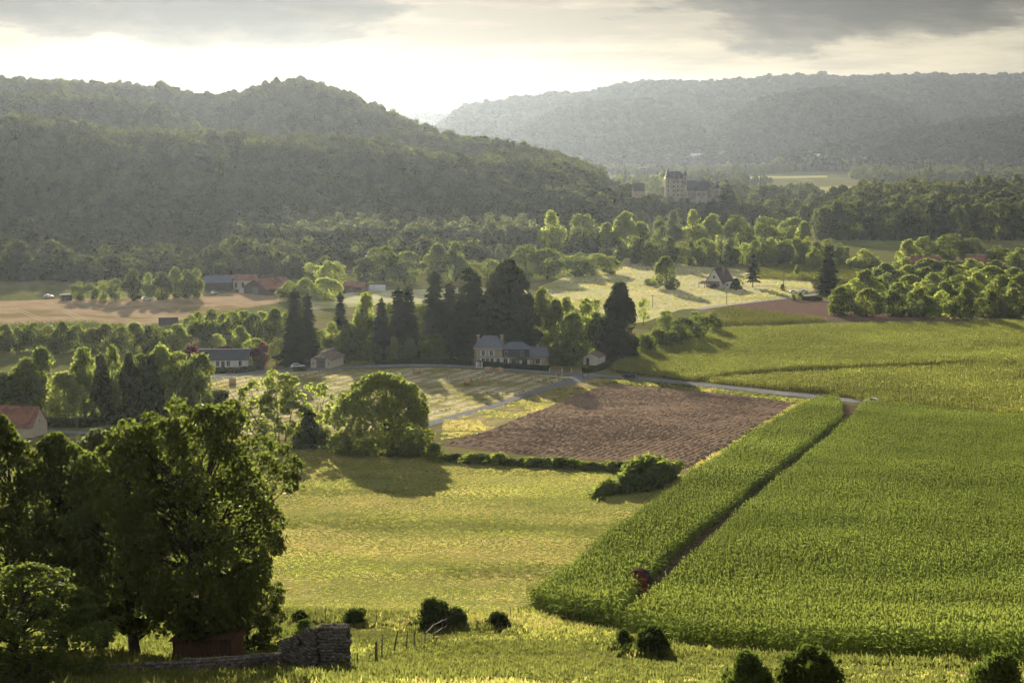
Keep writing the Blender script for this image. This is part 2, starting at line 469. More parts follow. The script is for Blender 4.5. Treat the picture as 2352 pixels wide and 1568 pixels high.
M['straw_strip'] = surf('straw_strip', (0.30, 0.24, 0.11), (0.40, 0.31, 0.16), 0.5, 0.95, c3=(0.18, 0.19, 0.055), scale3=0.07, bump=0.06, bscale=5.0, stripe=(LANE_ANG, 6.0, (0.20, 0.20, 0.06), 0.6))
M['soil'] = surf('soil', (0.145, 0.10, 0.066), (0.21, 0.15, 0.10), 1.2, 0.95, c3=(0.20, 0.15, 0.09), scale3=0.06, bump=0.15, bscale=2.5)
M['clod'] = surf('clod', (0.22, 0.148, 0.094), (0.335, 0.24, 0.158), 1.6, 0.95, c3=(0.20, 0.14, 0.09), scale3=0.05, bump=0.12, bscale=3.0)
M['soil_red'] = surf('soil_red', (0.14, 0.085, 0.065), (0.19, 0.12, 0.09), 0.8, 0.95, bump=0.12, bscale=2.0)
M['corn_soil'] = surf('corn_soil', (0.10, 0.08, 0.045), (0.15, 0.11, 0.07), 0.8, 0.95, bump=0.1)
M['wheat_stubble'] = surf('wheat_stubble', (0.36, 0.25, 0.145), (0.43, 0.31, 0.185), 0.1, 0.95, c3=(0.25, 0.19, 0.085), scale3=0.03, bump=0.08, bscale=3.0)
M['pale_field'] = surf('pale_field', (0.50, 0.48, 0.25), (0.60, 0.54, 0.34), 0.08, 0.95, c3=(0.38, 0.38, 0.15), scale3=0.02, bump=0.08, bscale=3.0)
M['far_field'] = surf('far_field', (0.36, 0.32, 0.14), (0.30, 0.30, 0.10), 0.02, 0.95)
M['green_field'] = surf('green_field', (0.13, 0.16, 0.04), (0.17, 0.19, 0.05), 0.05, 0.95)
M['straw'] = surf('straw', (0.42, 0.33, 0.19), (0.52, 0.42, 0.25), 0.6, 0.95)
M['asphalt'] = surf('asphalt', (0.17, 0.165, 0.16), (0.22, 0.215, 0.21), 1.2, 0.8, c3=(0.26, 0.25, 0.24), scale3=0.15, bump=0.01, bscale=40)
M['lane'] = surf('lane', (0.19, 0.185, 0.175), (0.25, 0.24, 0.225), 1.2, 0.9, bump=0.01, bscale=40)
M['gravel'] = surf('gravel', (0.34, 0.31, 0.26), (0.45, 0.41, 0.34), 2.0, 0.9, bump=0.02, bscale=20)
M['paint'] = surf('paint', (0.75, 0.75, 0.72), (0.6, 0.6, 0.58), 2.0, 0.6)

lt_ = M['land'].node_tree
bs_ = [n for n in lt_.nodes if n.type == 'BSDF_PRINCIPLED'][0]
src_ = bs_.inputs['Base Color'].links[0].from_socket
at_ = nd(lt_, 'ShaderNodeAttribute', attribute_name='litter')
lt_.links.new(mixc(lt_, at_.outputs['Fac'], src_, (0.032, 0.034, 0.018)), bs_.inputs['Base Color'])

# ---------------------------------------------------------------- ground sheet
def axis_y():
    ys = [-160.0]
    while ys[-1] < 9000:
        ys.append(ys[-1] + max(4.0, 0.012 * ys[-1]))
    return np.array(ys)
def axis_x():
    xs = [0.0]
    while xs[-1] < 5000:
        xs.append(xs[-1] + max(5.0, 0.028 * xs[-1]))
    xs = np.array(xs)
    return np.concatenate([-xs[:0:-1], xs])
gx, gy = axis_x(), axis_y()
XX, YY = np.meshgrid(gx, gy)
ZZ = H(XX, YY)
nx, ny = len(gx), len(gy)
ii = (np.arange(ny - 1)[:, None] * nx + np.arange(nx - 1)[None, :]).ravel()
gf = np.stack([ii, ii + 1, ii + nx + 1, ii + nx], 1)
gme = mesh_np('ground', np.stack([XX.ravel(), YY.ravel(), ZZ.ravel()], 1), gf, [M['land']], True)
ga = gme.attributes.new('litter', 'FLOAT', 'POINT')                # leaf litter and undergrowth where the hills are wooded
ga.data.foreach_set('value', np.clip((ZZ.ravel() - 3.0) / 6.0, 0, 1) * (YY.ravel() > 860))
ground = obj('ground', gme)
tag(ground, kind='structure')

def sheet(name, poly, res, mat, off, kind='structure', parent=None):
    """a field or path laid over the land, cut to a ground polygon"""
    P = np.array(poly)
    edge = []
    for i in range(len(P)):
        a, b = P[i], P[(i + 1) % len(P)]
        n = max(1, int(np.linalg.norm(b - a) / res))
        for k in range(n):
            edge.append(a + (b - a) * k / n)
    edge = np.array(edge)
    x0, y0 = P.min(0); x1, y1 = P.max(0)
    gxx, gyy = np.meshgrid(np.arange(x0 + res * .31, x1, res), np.arange(y0 + res * .37, y1, res))
    gxx = gxx.ravel() + res * 0.1 * np.sin(gyy.ravel()); gyy = gyy.ravel()
    ins = inside(P, gxx, gyy)
    inner = np.stack([gxx[ins], gyy[ins]], 1)
    if len(inner):
        d = np.sqrt(((inner[:, None, :] - edge[None, :, :]) ** 2).sum(-1)).min(1)
        inner = inner[d > res * 0.4]
    allp = np.concatenate([edge, inner]) if len(inner) else edge
    ne = len(edge)
    out = mgeo.delaunay_2d_cdt([Vector(p) for p in allp], [(i, (i + 1) % ne) for i in range(ne)], [list(range(ne))], 1, 1e-4)
    vx = np.array([v[:] for v in out[0]])
    z = H(vx[:, 0], vx[:, 1]) + off
    fs = np.array([f for f in out[2] if len(f) == 3], dtype=np.int32)
    me = mesh_np(name, np.column_stack([vx, z]), fs, [mat], True)
    if len(me.polygons) and me.polygons[0].normal.z < 0:
        me.flip_normals()
    o = obj(name, me, parent)
    if kind and parent is None:
        tag(o, kind=kind)
    return o

def ribbon(name, pts, width, mat, off, parent=None, res=4.0):
    """a road or track along a line of ground points"""
    P = np.array([(p[0], p[1]) for p in pts], float)
    seg = np.concatenate([[0], np.cumsum(np.linalg.norm(np.diff(P, axis=0), axis=1))])
    n = max(2, int(seg[-1] / res))
    # smooth resample
    u = np.linspace(0, seg[-1], n)
    c = np.column_stack([np.interp(u, seg, P[:, 0]), np.interp(u, seg, P[:, 1])])
    for _ in range(6):
        c[1:-1] = 0.5 * c[1:-1] + 0.25 * (c[:-2] + c[2:])
    d = np.gradient(c, axis=0); d /= np.linalg.norm(d, axis=1)[:, None]
    nrm = np.column_stack([-d[:, 1], d[:, 0]])
    w = np.broadcast_to(np.asarray(width, float), (n,)) if np.ndim(width) == 0 else np.interp(u / seg[-1], np.linspace(0, 1, len(width)), width)
    cols = [-0.5, -0.17, 0.17, 0.5]
    V = np.concatenate([(c + nrm * (k * w)[:, None])[:, None, :] for k in cols], 1)
    z = H(V[..., 0], V[..., 1]) + off
    z = z.max(axis=1, keepdims=True) * np.ones((1, 4))
    V = np.concatenate([V, z[..., None]], -1).reshape(-1, 3)
    i = (np.arange(n - 1)[:, None] * 4 + np.arange(3)[None, :]).ravel()
    f = np.stack([i, i + 1, i + 5, i + 4], 1)
    me = mesh_np(name, V, f, [mat], True)
    if me.polygons[0].normal.z < 0:
        me.flip_normals()
    o = obj(name, me, parent)
    if parent is None:
        tag(o, kind='structure')
    return o, c, nrm

# ---------------------------------------------------------------- fields
P_meadow = gpoly([(500, 1000), (740, 1028), (1000, 1046), (1180, 1058), (1450, 1078), (1590, 1092), (1400, 1240), (1205, 1395), (1180, 1412), (900, 1405), (560, 1400), (450, 1250)])
sheet('meadow', P_meadow, 6, M['meadow'], 0.05)
P_plough = gpoly([(1008, 1020), (1110, 996), (1240, 945), (1330, 905), (1400, 882), (1500, 890), (1640, 903), (1825, 926), (1700, 1006), (1580, 1076), (1450, 1062), (1300, 1052), (1180, 1042)])
plough = sheet('ploughed_field', P_plough, 6, M['soil'], 0.06)
P_straw = gpoly([(1012, 1012), (1022, 966), (1140, 935), (1260, 897), (1345, 868), (1420, 871), (1400, 880), (1330, 903), (1240, 943), (1110, 994)])
sheet('straw_field', P_straw, 5, M['straw_strip'], 0.05)
P_hay = gpoly([(470, 862), (600, 853), (760, 850), (900, 846), (1010, 844), (1110, 850), (1210, 857), (1290, 864), (1320, 868), (1240, 895), (1120, 933), (1015, 963), (880, 990), (740, 1010), (620, 1010), (500, 1000), (470, 960)])
sheet('hay_field', P_hay, 6, M['stubble'], 0.05)
P_verge = gpoly([(1420, 873), (1500, 878), (1650, 893), (1840, 918), (1900, 925), (1830, 935), (1700, 1012), (1590, 1088), (1578, 1078), (1700, 1007), (1828, 925), (1640, 902), (1500, 889), (1400, 881)])
sheet('grass_verge', P_verge, 4, M['straw_strip'], 0.045)
P_brown = gpoly([(1669, 704), (1740, 694), (1823, 687), (1889, 693), (2020, 710), (2153, 729), (2352, 739), (2520, 744), (2520, 748), (2250, 741), (1911, 737), (1790, 719)])
sheet('bare_field', P_brown, 10, M['soil_red'], 0.08)
P_pale = gpoly([(1235, 660), (1300, 636), (1420, 616), (1440, 585), (1500, 588), (1590, 612), (1760, 622), (1860, 640), (1870, 668), (1815, 684), (1660, 702), (1560, 712), (1480, 740), (1420, 745), (1300, 700)])
sheet('pale_field', P_pale, 12, M['pale_field'], 0.06)
P_wheat = gpoly([(-120, 697), (0, 692), (140, 687), (280, 682), (440, 676), (560, 672), (625, 676), (668, 692), (600, 702), (480, 722), (400, 738), (310, 750), (200, 742), (80, 746), (-120, 752)])
wheat = sheet('wheat_stubble_field', P_wheat, 10, M['wheat_stubble'], 0.06)
P_lgreen = gpoly([(-120, 752), (80, 746), (200, 742), (320, 752), (420, 752), (440, 775), (200, 790), (-120, 800)])
P_gstrip = gpoly([(1200, 660), (1110, 660), (830, 668), (700, 690), (700, 712), (900, 700), (1230, 690)])
sheet('stubble_strip', P_gstrip, 12, M['pale_field'], 0.05)
P_mid = gpoly([(1896, 552), (1960, 547), (2100, 547), (2180, 556), (2352, 572), (2500, 580), (2500, 592), (2250, 575), (2100, 575), (1990, 566)])
sheet('green_field', P_mid, 15, M['green_field'], 0.08)
for pts, mt in (([(1798, 440), (1830, 431), (1970, 428), (1976, 436), (1960, 450), (1880, 451), (1840, 446)], 'far_field'), ([(2030, 432), (2150, 428), (2352, 426), (2500, 428), (2500, 436), (2352, 434), (2060, 440)], 'far_field'),
                ([(1560, 410), (1760, 405), (1900, 404), (1900, 408), (1760, 411), (1560, 415)], 'far_field')):
    sheet('distant_field', gpoly(pts), 40, M[mt], 0.3)
P_paddock = gpoly([(800, 1540), (770, 1480), (790, 1442), (1010, 1432), (1120, 1448), (1380, 1482), (1560, 1500), (1800, 1516), (2352, 1540), (2500, 1545), (2500, 1640), (700, 1640)])
sheet('paddock', P_paddock, 4, M['paddock'], 0.05)
P_lawn = gpoly([(-120, 1420), (300, 1412), (560, 1402), (660, 1426), (770, 1446), (760, 1490), (790, 1536), (640, 1548), (300, 1541), (-120, 1548)])
sheet('lawn', P_lawn, 4, M['paddock'], 0.045)
P_bank = gpoly([(300, 1545), (640, 1552), (805, 1540), (860, 1535), (1000, 1548), (1130, 1566), (1300, 1590), (1300, 1640), (100, 1640), (150, 1560)])
sheet('dry_bank', P_bank, 3, M['bank'], 0.09)

# tractor tramlines pressed into the wheat stubble
def tramline(a, b, bend=0.0):
    A, B = G(*a), G(*b)
    mid = (A + B) / 2 + Vector((bend, 0, 0))
    pts = [A.lerp(mid, k / 6) * (1 - k / 12) + mid.lerp(B, k / 6) * (k / 12) for k in range(13)] if False else [
        (1 - t) ** 2 * A + 2 * t * (1 - t) * mid + t * t * B for t in np.linspace(0, 1, 14)]
    for off in (-1.0, 1.0):
        d = (B - A); nrm = Vector((-d.y, d.x, 0)).normalized() * off
        ribbon('tramline', [(p + nrm)[:2] for p in pts], 0.75, M['straw'], 0.16, parent=wheat, res=6.0)
for a, b in (((30, 708), (118, 744)), ((110, 696), (205, 742)), ((176, 694), (330, 748)), ((255, 692), (395, 742)), ((322, 690), (440, 726)), ((420, 684), (500, 712)), ((500, 679), (590, 702)),
             ((560, 675), (650, 693)), ((-60, 716), (40, 748))):
    tramline(a, b)
ribbon('tramline', [G(*p)[:2] for p in ((175, 738), (230, 742), (290, 747), (335, 750))], 2.6, M['straw'], 0.15, parent=wheat, res=6)

# ---------------------------------------------------------------- roads
road_px = [(430, 880), (560, 858), (680, 850), (780, 846), (860, 841), (930, 839), (1000, 838.5), (1060, 841), (1120, 845.5), (1200, 851.5), (1280, 857), (1350, 861.5), (1440, 868), (1530, 876), (1620, 885), (1720, 896), (1820, 907), (1900, 915.5), (1960, 922), (2060, 930), (2200, 940), (2400, 953)]
road_pts = [G(*p) for p in road_px]
ROAD, rc, rn = ribbon('road', [p[:2] for p in road_pts], 5.6, M['asphalt'], 0.10)
# broken white edge lines: parts of the road
for side, k0, k1 in ((2.55, 40, 80), (-2.55, 60, 90)):
    i = k0
    while i < min(k1, len(rc) - 3):
        seg = rc[i:i + 3] + rn[i:i + 3] * side
        ribbon('edge_line', seg, 0.14, M['paint'], 0.13, parent=ROAD, res=3.0)
        i += 3
lane_px = [(1345, 863), (1325, 872), (1285, 885), (1220, 903), (1140, 929), (1020, 965), (900, 1000), (820, 1018), (740, 1030), (640, 1032), (520, 1022), (380, 1006), (230, 996), (60, 990), (-80, 985)]
LANE, lc, ln = ribbon('lane', [G(*p)[:2] for p in lane_px], [7.5, 3.6, 3.2, 3.2, 3.2, 3.2, 3.2], M['lane'], 0.085)
ribbon('farm_track', [G(*p)[:2] for p in ((1600, 711), (1660, 702), (1740, 692), (1815, 684), (1870, 676), (1930, 672))], [5.0, 5.0, 4.5, 4.5, 4], M['gravel'], 0.12)
ribbon('farm_track', [G(*p)[:2] for p in ((1660, 660), (1720, 656), (1790, 655), (1840, 662), (1870, 668))], 4.0, M['gravel'], 0.12)
ribbon('corn_path', [G(p[0], p[1])[:2] for p in ((1960, 930), (1945, 965), (1690, 1180), (1520, 1330), (1440, 1400))], 4.2, M['corn_soil'], 0.05)

# ploughed furrow ridges: real relief on the ploughed field
def furrows(poly, ang, spacing, amp, parent, step=1.1):
    P = np.array(poly); c, s = math.cos(ang), math.sin(ang)
    U = P @ np.array([c, s]); W = P @ np.array([-s, c])
    V, F, base = [], [], 0
    g = np.random.default_rng(5)
    for w in np.arange(W.min() + spacing, W.max() - spacing, spacing):
        u = np.arange(U.min(), U.max(), step)
        ww = w + 0.12 * fnoise(u / 9.0, np.full_like(u, w / 9.0), 2)
        x = u * c - ww * s; y = u * s + ww * c
        ok = inside(P, x, y)
        runs = np.split(np.arange(len(u)), np.where(~ok)[0])
        for r in runs:
            r = r[ok[r]]
            if len(r) < 4:
                continue
            xr, yr = x[r], y[r]
            zr = H(xr, yr) + 0.05
            n = len(r)
            hgt = amp * (0.65 + 0.7 * g.random(n)) * (0.6 + 0.8 * (fnoise(xr / 14, yr / 14, 2) + 0.5))
            tw = (g.random(n) - 0.5) * spacing * 0.22
            hw = spacing * (0.42 + 0.12 * g.random(n))
            taper = np.minimum(1, np.minimum(np.arange(n), np.arange(n)[::-1]) / 2.0)
            hgt = hgt * taper + 0.01
            L = np.stack([xr + s * hw, yr - c * hw, zr], 1); T = np.stack([xr - s * tw, yr + c * tw, zr + hgt], 1); Rr = np.stack([xr - s * hw, yr + c * hw, zr], 1)
            V.append(np.stack([L, T, Rr], 1).reshape(-1, 3))
            i = np.arange(n - 1) * 3 + base
            F.append(np.concatenate([np.stack([i, i + 3, i + 4, i + 1], 1), np.stack([i + 1, i + 4, i + 5, i + 2], 1)]))
            base += 3 * n
    o = obj('furrows', mesh_np('furrows', np.concatenate(V), np.concatenate(F), [M['clod']]), parent)
    tag(o, kind='stuff')
    return o
pA, pB = G(1010, 1020), G(1400, 882)
qA, qB = G(1180, 1042), G(1640, 903)
furrows(P_plough, math.atan2(qB.y - qA.y, qB.x - qA.x), 1.45, 0.5, plough, 0.9)
# ---------------------------------------------------------------- plant kits
def leaf_quads(c, n, size, g, elong=1.5):
    """diamond-shaped sprays at points c with normals n"""
    k = len(c)
    n = n / (np.linalg.norm(n, axis=1)[:, None] + 1e-9)
    r = g.normal(size=(k, 3))
    t = np.cross(n, r); t /= np.linalg.norm(t, axis=1)[:, None] + 1e-9
    b = np.cross(n, t)
    s = (size * g.uniform(0.6, 1.35, k))[:, None]
    fold = n * s * 0.22
    V = np.stack([c - t * s * elong * 0.5, c - b * s * 0.5 + fold, c + t * s * elong * 0.5, c + b * s * 0.5 + fold], 1).reshape(-1, 3)
    F = np.arange(4 * k, dtype=np.int32).reshape(-1, 4)
    return V, F

ENV = {
    'round': lambda t: np.sqrt(np.clip(1 - (1.85 * t - 0.95) ** 2, 0.0, 1)),
    'dome': lambda t: np.clip(1 - np.clip((t - 0.18) / 0.82, 0, 1) ** 2.4, 0, 1) ** 0.55 * np.clip(0.55 + t * 3.0, 0, 1),
    'oval': lambda t: np.clip(np.sin(np.pi * np.clip(t, 0, 1) ** 0.8), 0, 1) ** 0.6,
    'poplar': lambda t: np.clip(np.sin(np.pi * np.clip(t * 0.94 + 0.05, 0, 1) ** 0.75), 0, 1) ** 0.8,
    'column': lambda t: np.clip(1 - np.clip((t - 0.5) / 0.5, 0, 1) ** 2.0, 0.0, 1) ** 0.6 * np.clip(0.75 + t, 0, 1),
    'cone': lambda t: np.clip(1.03 - t, 0, 1) ** 0.75 * np.clip(0.6 + 4 * t, 0, 1),
    'bullet': lambda t: np.clip(1 - 0.72 * t ** 1.6 - 0.28 * t ** 10, 0, 1) * np.clip(0.85 + t, 0, 1),
    'bush': lambda t: np.sqrt(np.clip(1 - t ** 2, 0, 1)),
    'spread': lambda t: np.clip(0.45 + t * 1.6, 0, 1) * np.sqrt(np.clip(1 - np.clip((t - 0.55) / 0.45, 0, 1) ** 2, 0, 1)),
}

def make_tree(name, seed, env='round', aspect=0.8, z0=0.18, puffs=26, pr=(0.11, 0.18), leaves=2400, lsize=0.05, limbs=9, trunk=0.022, leafmat='leaf', bark='bark',
              elong=1.5, inner=0.35, droop=0.0, multi=1, lopside=0.12, sides=6, fill=0.12, stems_spread=0.25, rough=0.55):
    """height 1, crown width = aspect; returns (trunk mesh or None, crown mesh, aspect)"""
    g = np.random.default_rng(seed)
    e = ENV[env]
    Rm = aspect / 2
    # lobes of the crown
    t = np.clip(g.beta(1.15, 1.15, puffs), 0.02, 0.985)
    ph = np.arange(puffs) * 2.399963 + g.uniform(0, 0.9, puffs)
    p_r = g.uniform(pr[0], pr[1], puffs) * (0.6 + 0.5 * aspect)
    lop = 1 + lopside * np.sin(ph * 1.0 + g.uniform(0, 6)) + lopside * np.sin(ph * 2 + t * 5 + g.uniform(0, 6))
    rr = np.maximum(e(t) * Rm * lop - p_r * 0.75, 0.0) * np.sqrt(g.uniform(inner, 1, puffs))
    C = np.stack([rr * np.cos(ph), rr * np.sin(ph), z0 + t * (1 - z0) - p_r * 0.5], 1)
    C[:, 2] = np.maximum(C[:, 2], z0 + p_r * 0.2)
    # leaves over the lobes
    w = p_r ** 2; w /= w.sum()
    which = g.choice(puffs, leaves, p=w)
    d = g.normal(size=(leaves, 3)); d /= np.linalg.norm(d, axis=1)[:, None]
    out = C[which] - np.array([0, 0, z0 + (1 - z0) * 0.4]); out /= np.linalg.norm(out, axis=1)[:, None] + 1e-9
    d = d + 0.45 * out + np.array([0, 0, 0.25]); d /= np.linalg.norm(d, axis=1)[:, None]
    q = np.clip(g.normal(0.92, 0.16, leaves), 0.2, 1.3)
    pos_ = C[which] + d * (p_r[which] * q)[:, None] * np.array([1.0, 1.0, 0.82])
    if droop:
        pos_[:, 2] -= droop * g.random(leaves) ** 2 * (np.hypot(pos_[:, 0], pos_[:, 1]) / Rm)
        pos_[:, 2] = np.maximum(pos_[:, 2], 0.03)
    nf = int(leaves * fill)
    if nf:
        tt = g.random(nf); a = g.uniform(0, 6.283, nf); r2 = e(tt) * Rm * 0.75 * np.sqrt(g.random(nf))
        pos_[:nf] = np.stack([r2 * np.cos(a), r2 * np.sin(a), z0 + tt * (1 - z0) * 0.9], 1)
    nor = d * 0.7 + g.normal(size=(leaves, 3)) * rough
    V, F = leaf_quads(pos_, nor, lsize, g, elong)
    crown = mesh_np(name + '_crown', V, F, [M[leafmat]])
    # stems and limbs
    TV, TF, base = [], [], 0
    def add(pts, rad, sd=sides):
        nonlocal base
        v, f = tube_np(pts, rad, sd)
        TV.append(v); TF.append(f + base); base += len(v)
    if trunk:
        order = np.argsort(-C[:, 2])
        for m_ in range(multi):
            a = g.uniform(0, 6.28)
            sp = 0 if multi == 1 else stems_spread * Rm * g.uniform(0.6, 1.3)
            b0 = np.array([math.cos(a) * sp * 0.5, math.sin(a) * sp * 0.5, -0.02])
            lean = np.array([math.cos(a) * sp, math.sin(a) * sp, 0]) + g.normal(size=3) * np.array([0.02, 0.02, 0])
            top = 0.86 if multi == 1 else g.uniform(0.7, 0.9)
            zz = np.linspace(0, 1, 8)
            path = b0 + lean * zz[:, None] ** 1.3 * (1.2 if multi > 1 else 0.6) + np.stack([0.012 * np.sin(zz * 7 + a), 0.012 * np.cos(zz * 6 + a), zz * (top + 0.02)], 1)
            tr = trunk / (multi ** 0.4)
            add(path, tr * np.concatenate([[1.5], np.linspace(1.0, 0.22, 7)]), sides + 2)
            for k in range(limbs):
                ci = C[(k * 5 + m_ * 3) % puffs] if multi == 1 else C[g.integers(puffs)]
                zt = max(z0 * 0.8, min(ci[2] - 0.08, 0.75)) * g.uniform(0.6, 0.92)
                s0 = path[0] + (path[-1] - path[0]) * np.clip(zt / (top + 0.02), 0, 1)
                s0 = np.array([np.interp(zt, path[:, 2], path[:, 0]), np.interp(zt, path[:, 2], path[:, 1]), zt])
                mid = (s0 + ci) / 2 + np.array([0, 0, -0.03]) + g.normal(size=3) * 0.015
                u = np.linspace(0, 1, 5)[:, None]
                bz = (1 - u) ** 2 * s0 + 2 * u * (1 - u) * mid + u * u * ci
                add(bz, tr * np.linspace(0.5, 0.1, 5), 4)
        tm = mesh_np(name + '_trunk', np.concatenate(TV), np.concatenate(TF), [M[bark]], True)
    else:
        tm = None
    return tm, crown, aspect

def make_conifer(name, seed, aspect=0.36, z0=0.05, levels=26, per=9, power=0.85, droop=0.25, gap=0.0, seg=5, needle=0.045, leafmat='needle', topr=0.0, up=0.0):
    g = np.random.default_rng(seed)
    Rm = aspect / 2
    Cs, Ns, Bs = [], [], []
    for L in range(levels):
        t = (L + g.uniform(-0.3, 0.3)) / levels
        t = min(max(t, 0.0), 0.985)
        z = z0 + t * (1 - z0)
        r = Rm * (max(1 - t, 0.0) ** power * (1 - topr) + topr * (1 - t ** 5)) * min(1, 0.7 + 5 * t)
        nb = max(4, int(per * (0.55 + 0.45 * (1 - t))))
        a0 = g.uniform(0, 6.28)
        for b in range(nb):
            if g.random() < gap:
                continue
            a = a0 + b * 6.283 / nb + g.normal() * 0.15
            rb = r * g.uniform(0.62, 1.28)
            dirv = np.array([math.cos(a), math.sin(a), 0]); side = np.array([-math.sin(a), math.cos(a), 0])
            n = max(2, int(seg * (0.45 + rb / Rm * 0.75)))
            for k in range(n):
                u = (k + g.uniform(0.3, 1.0)) / n
                p = dirv * rb * u + np.array([0, 0, z - droop * rb * u * u + up * rb * u])
                for sgn in (-1, 1):
                    off = side * sgn * needle * (1.15 - 0.7 * u) * g.uniform(0.4, 1.0)
                    Cs.append(p + off + np.array([0, 0, -needle * 0.35 * g.random()]))
                    nn = np.array([0, 0, 1.0]) + side * sgn * 0.6 + dirv * 0.3 + g.normal(size=3) * 0.45
                    Ns.append(nn); Bs.append(dirv + side * sgn * 0.5 + g.normal(size=3) * 0.2)
    # leader
    for k in range(6):
        Cs.append(np.array([0, 0, 1 - k * 0.012]) + g.normal(size=3) * 0.004); Ns.append(g.normal(size=3)); Bs.append(np.array([0, 0, 1.0]) + g.normal(size=3) * 0.3)
    c = np.array(Cs); n = np.array(Ns); b = np.array(Bs)
    n /= np.linalg.norm(n, axis=1)[:, None]
    b -= n * (b * n).sum(1)[:, None]; b /= np.linalg.norm(b, axis=1)[:, None] + 1e-9
    s = np.cross(n, b)
    sz = (needle * g.uniform(0.7, 1.3, len(c)))[:, None]
    V = np.stack([c - b * sz * 0.9, c - s * sz * 0.5, c + b * sz * 1.0, c + s * sz * 0.5], 1).reshape(-1, 3)
    crown = mesh_np(name + '_crown', V, np.arange(len(V), dtype=np.int32).reshape(-1, 4), [M[leafmat]])
    tv, tf = tube_np(np.stack([np.zeros(6), np.zeros(6), np.linspace(-0.02, 0.97, 6)], 1), np.linspace(0.017, 0.002, 6), 7)
    return mesh_np(name + '_trunk', tv, tf, [M['bark']], True), crown, aspect

KIT = {}
for i in range(4):
    KIT['round%d' % i] = make_tree('round%d' % i, 20 + i, 'round', 0.92, 0.12, 30, leaves=3600, lsize=0.04, limbs=9)
    KIT['oval%d' % i] = make_tree('oval%d' % i, 30 + i, 'oval', 0.62, 0.08, 30, leaves=3400, lsize=0.038, limbs=8)
    KIT['spruce%d' % i] = make_conifer('spruce%d' % i, 40 + i, 0.36, levels=22, per=11, power=0.95, droop=0.35, needle=0.05)
    KIT['bush%d' % i] = make_tree('bush%d' % i, 50 + i, 'bush', 1.6, 0.0, 18, (0.10, 0.32), leaves=1700, lsize=0.075, trunk=0, fill=0.15, lopside=0.35, elong=2.0)
    KIT['walnut%d' % i] = make_tree('walnut%d' % i, 60 + i, 'dome', 1.15, 0.10, 30, leaves=3600, lsize=0.05, limbs=9)
for i in range(2):
    KIT['poplar%d' % i] = make_tree('poplar%d' % i, 70 + i, 'poplar', 0.34, 0.04, 22, (0.10, 0.16), leaves=2000, lsize=0.04, limbs=5, inner=0.5)
    KIT['willow%d' % i] = make_tree('willow%d' % i, 74 + i, 'dome', 0.85, 0.10, 26, leaves=3600, lsize=0.034, elong=2.8, droop=0.20, limbs=8)
    KIT['sequoia%d' % i] = make_tree('sequoia%d' % i, 78 + i, 'column', 0.55, 0.02, 70, (0.07, 0.12), leaves=6500, lsize=0.034, elong=2.0, limbs=6, leafmat='needle', inner=0.7, lopside=0.08)
    KIT['cypress%d' % i] = make_tree('cypress%d' % i, 82 + i, 'bullet', 0.62, 0.0, 70, (0.07, 0.12), leaves=6500, lsize=0.036, elong=2.4, limbs=4, leafmat='needle', inner=0.75)
    KIT['cedar%d' % i] = make_conifer('cedar%d' % i, 86 + i, 0.62, 0.12, levels=13, per=12, power=0.55, droop=0.05, seg=7, needle=0.055, topr=0.25, up=0.12)
    KIT['airy%d' % i] = make_tree('airy%d' % i, 90 + i, 'spread', 0.7, 0.3, 18, leaves=900, lsize=0.045, limbs=9, trunk=0.016, fill=0.0)
    KIT['column%d' % i] = make_tree('column%d' % i, 94 + i, 'column', 0.5, 0.02, 40, (0.08, 0.13), leaves=4200, lsize=0.036, limbs=6, inner=0.6)
KIT['pine0'] = make_conifer('pine0', 99, 0.5, 0.22, levels=13, per=9, power=0.75, droop=0.2, seg=6, needle=0.055, gap=0.25)
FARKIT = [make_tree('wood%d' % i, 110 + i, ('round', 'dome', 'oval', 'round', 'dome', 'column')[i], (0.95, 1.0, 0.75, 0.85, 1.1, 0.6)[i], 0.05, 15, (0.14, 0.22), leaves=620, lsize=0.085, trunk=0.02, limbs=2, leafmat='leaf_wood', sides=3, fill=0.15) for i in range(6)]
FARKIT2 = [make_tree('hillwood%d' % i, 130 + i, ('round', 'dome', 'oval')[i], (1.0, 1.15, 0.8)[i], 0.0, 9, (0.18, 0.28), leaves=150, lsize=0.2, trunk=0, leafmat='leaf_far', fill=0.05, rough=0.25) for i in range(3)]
FAR_CON = [make_conifer('woodspruce%d' % i, 140 + i, 0.4, levels=12, per=7, seg=3, needle=0.085) for i in range(2)]

_cnt = {}
def pick(kind):
    if kind in KIT:
        return KIT[kind]
    opts = sorted(k for k in KIT if k.rstrip('0123456789') == kind)
    _cnt[kind] = _cnt.get(kind, 0) + 1
    return KIT[opts[_cnt[kind] % len(opts)]]

def set_mat(o, m):
    o.material_slots[0].link = 'OBJECT'
    o.material_slots[0].material = m

def place_tree(name, kit, px, base, top, width, mat=None, label=None, cat='tree', group=None, rz=None, up=0.0, loc=None):
    p = loc if loc is not None else G(px, base)
    s = px_per_m(p)
    h = (base - top) / s; w = width / s
    tm, cm, asp = pick(kit) if isinstance(kit, str) else kit
    rz = random.uniform(0, 6.28) if rz is None else rz
    sc = (w / asp, w / asp, h)
    p = p + Vector((0, 0, up))
    if tm is None:
        o = obj(name, cm); o.location = p; o.rotation_euler = (0, 0, rz); o.scale = sc
        if mat: set_mat(o, M[mat])
        tag(o, label, cat, group)
        return o
    r = empty(name, p, rz)
    r.scale = sc
    a = obj('trunk', tm, r); b = obj('crown', cm, r)
    if mat: set_mat(b, M[mat])
    tag(r, label, cat, group)
    return r

# ---------------------------------------------------------------- masses nobody could count: points that carry small plants
def kit_collection(name, meshes):
    c = bpy.data.collections.new(name)
    for i, me in enumerate(meshes):
        o = bpy.data.objects.new('%s_%02d' % (name, i), me)
        c.objects.link(o)
    return c

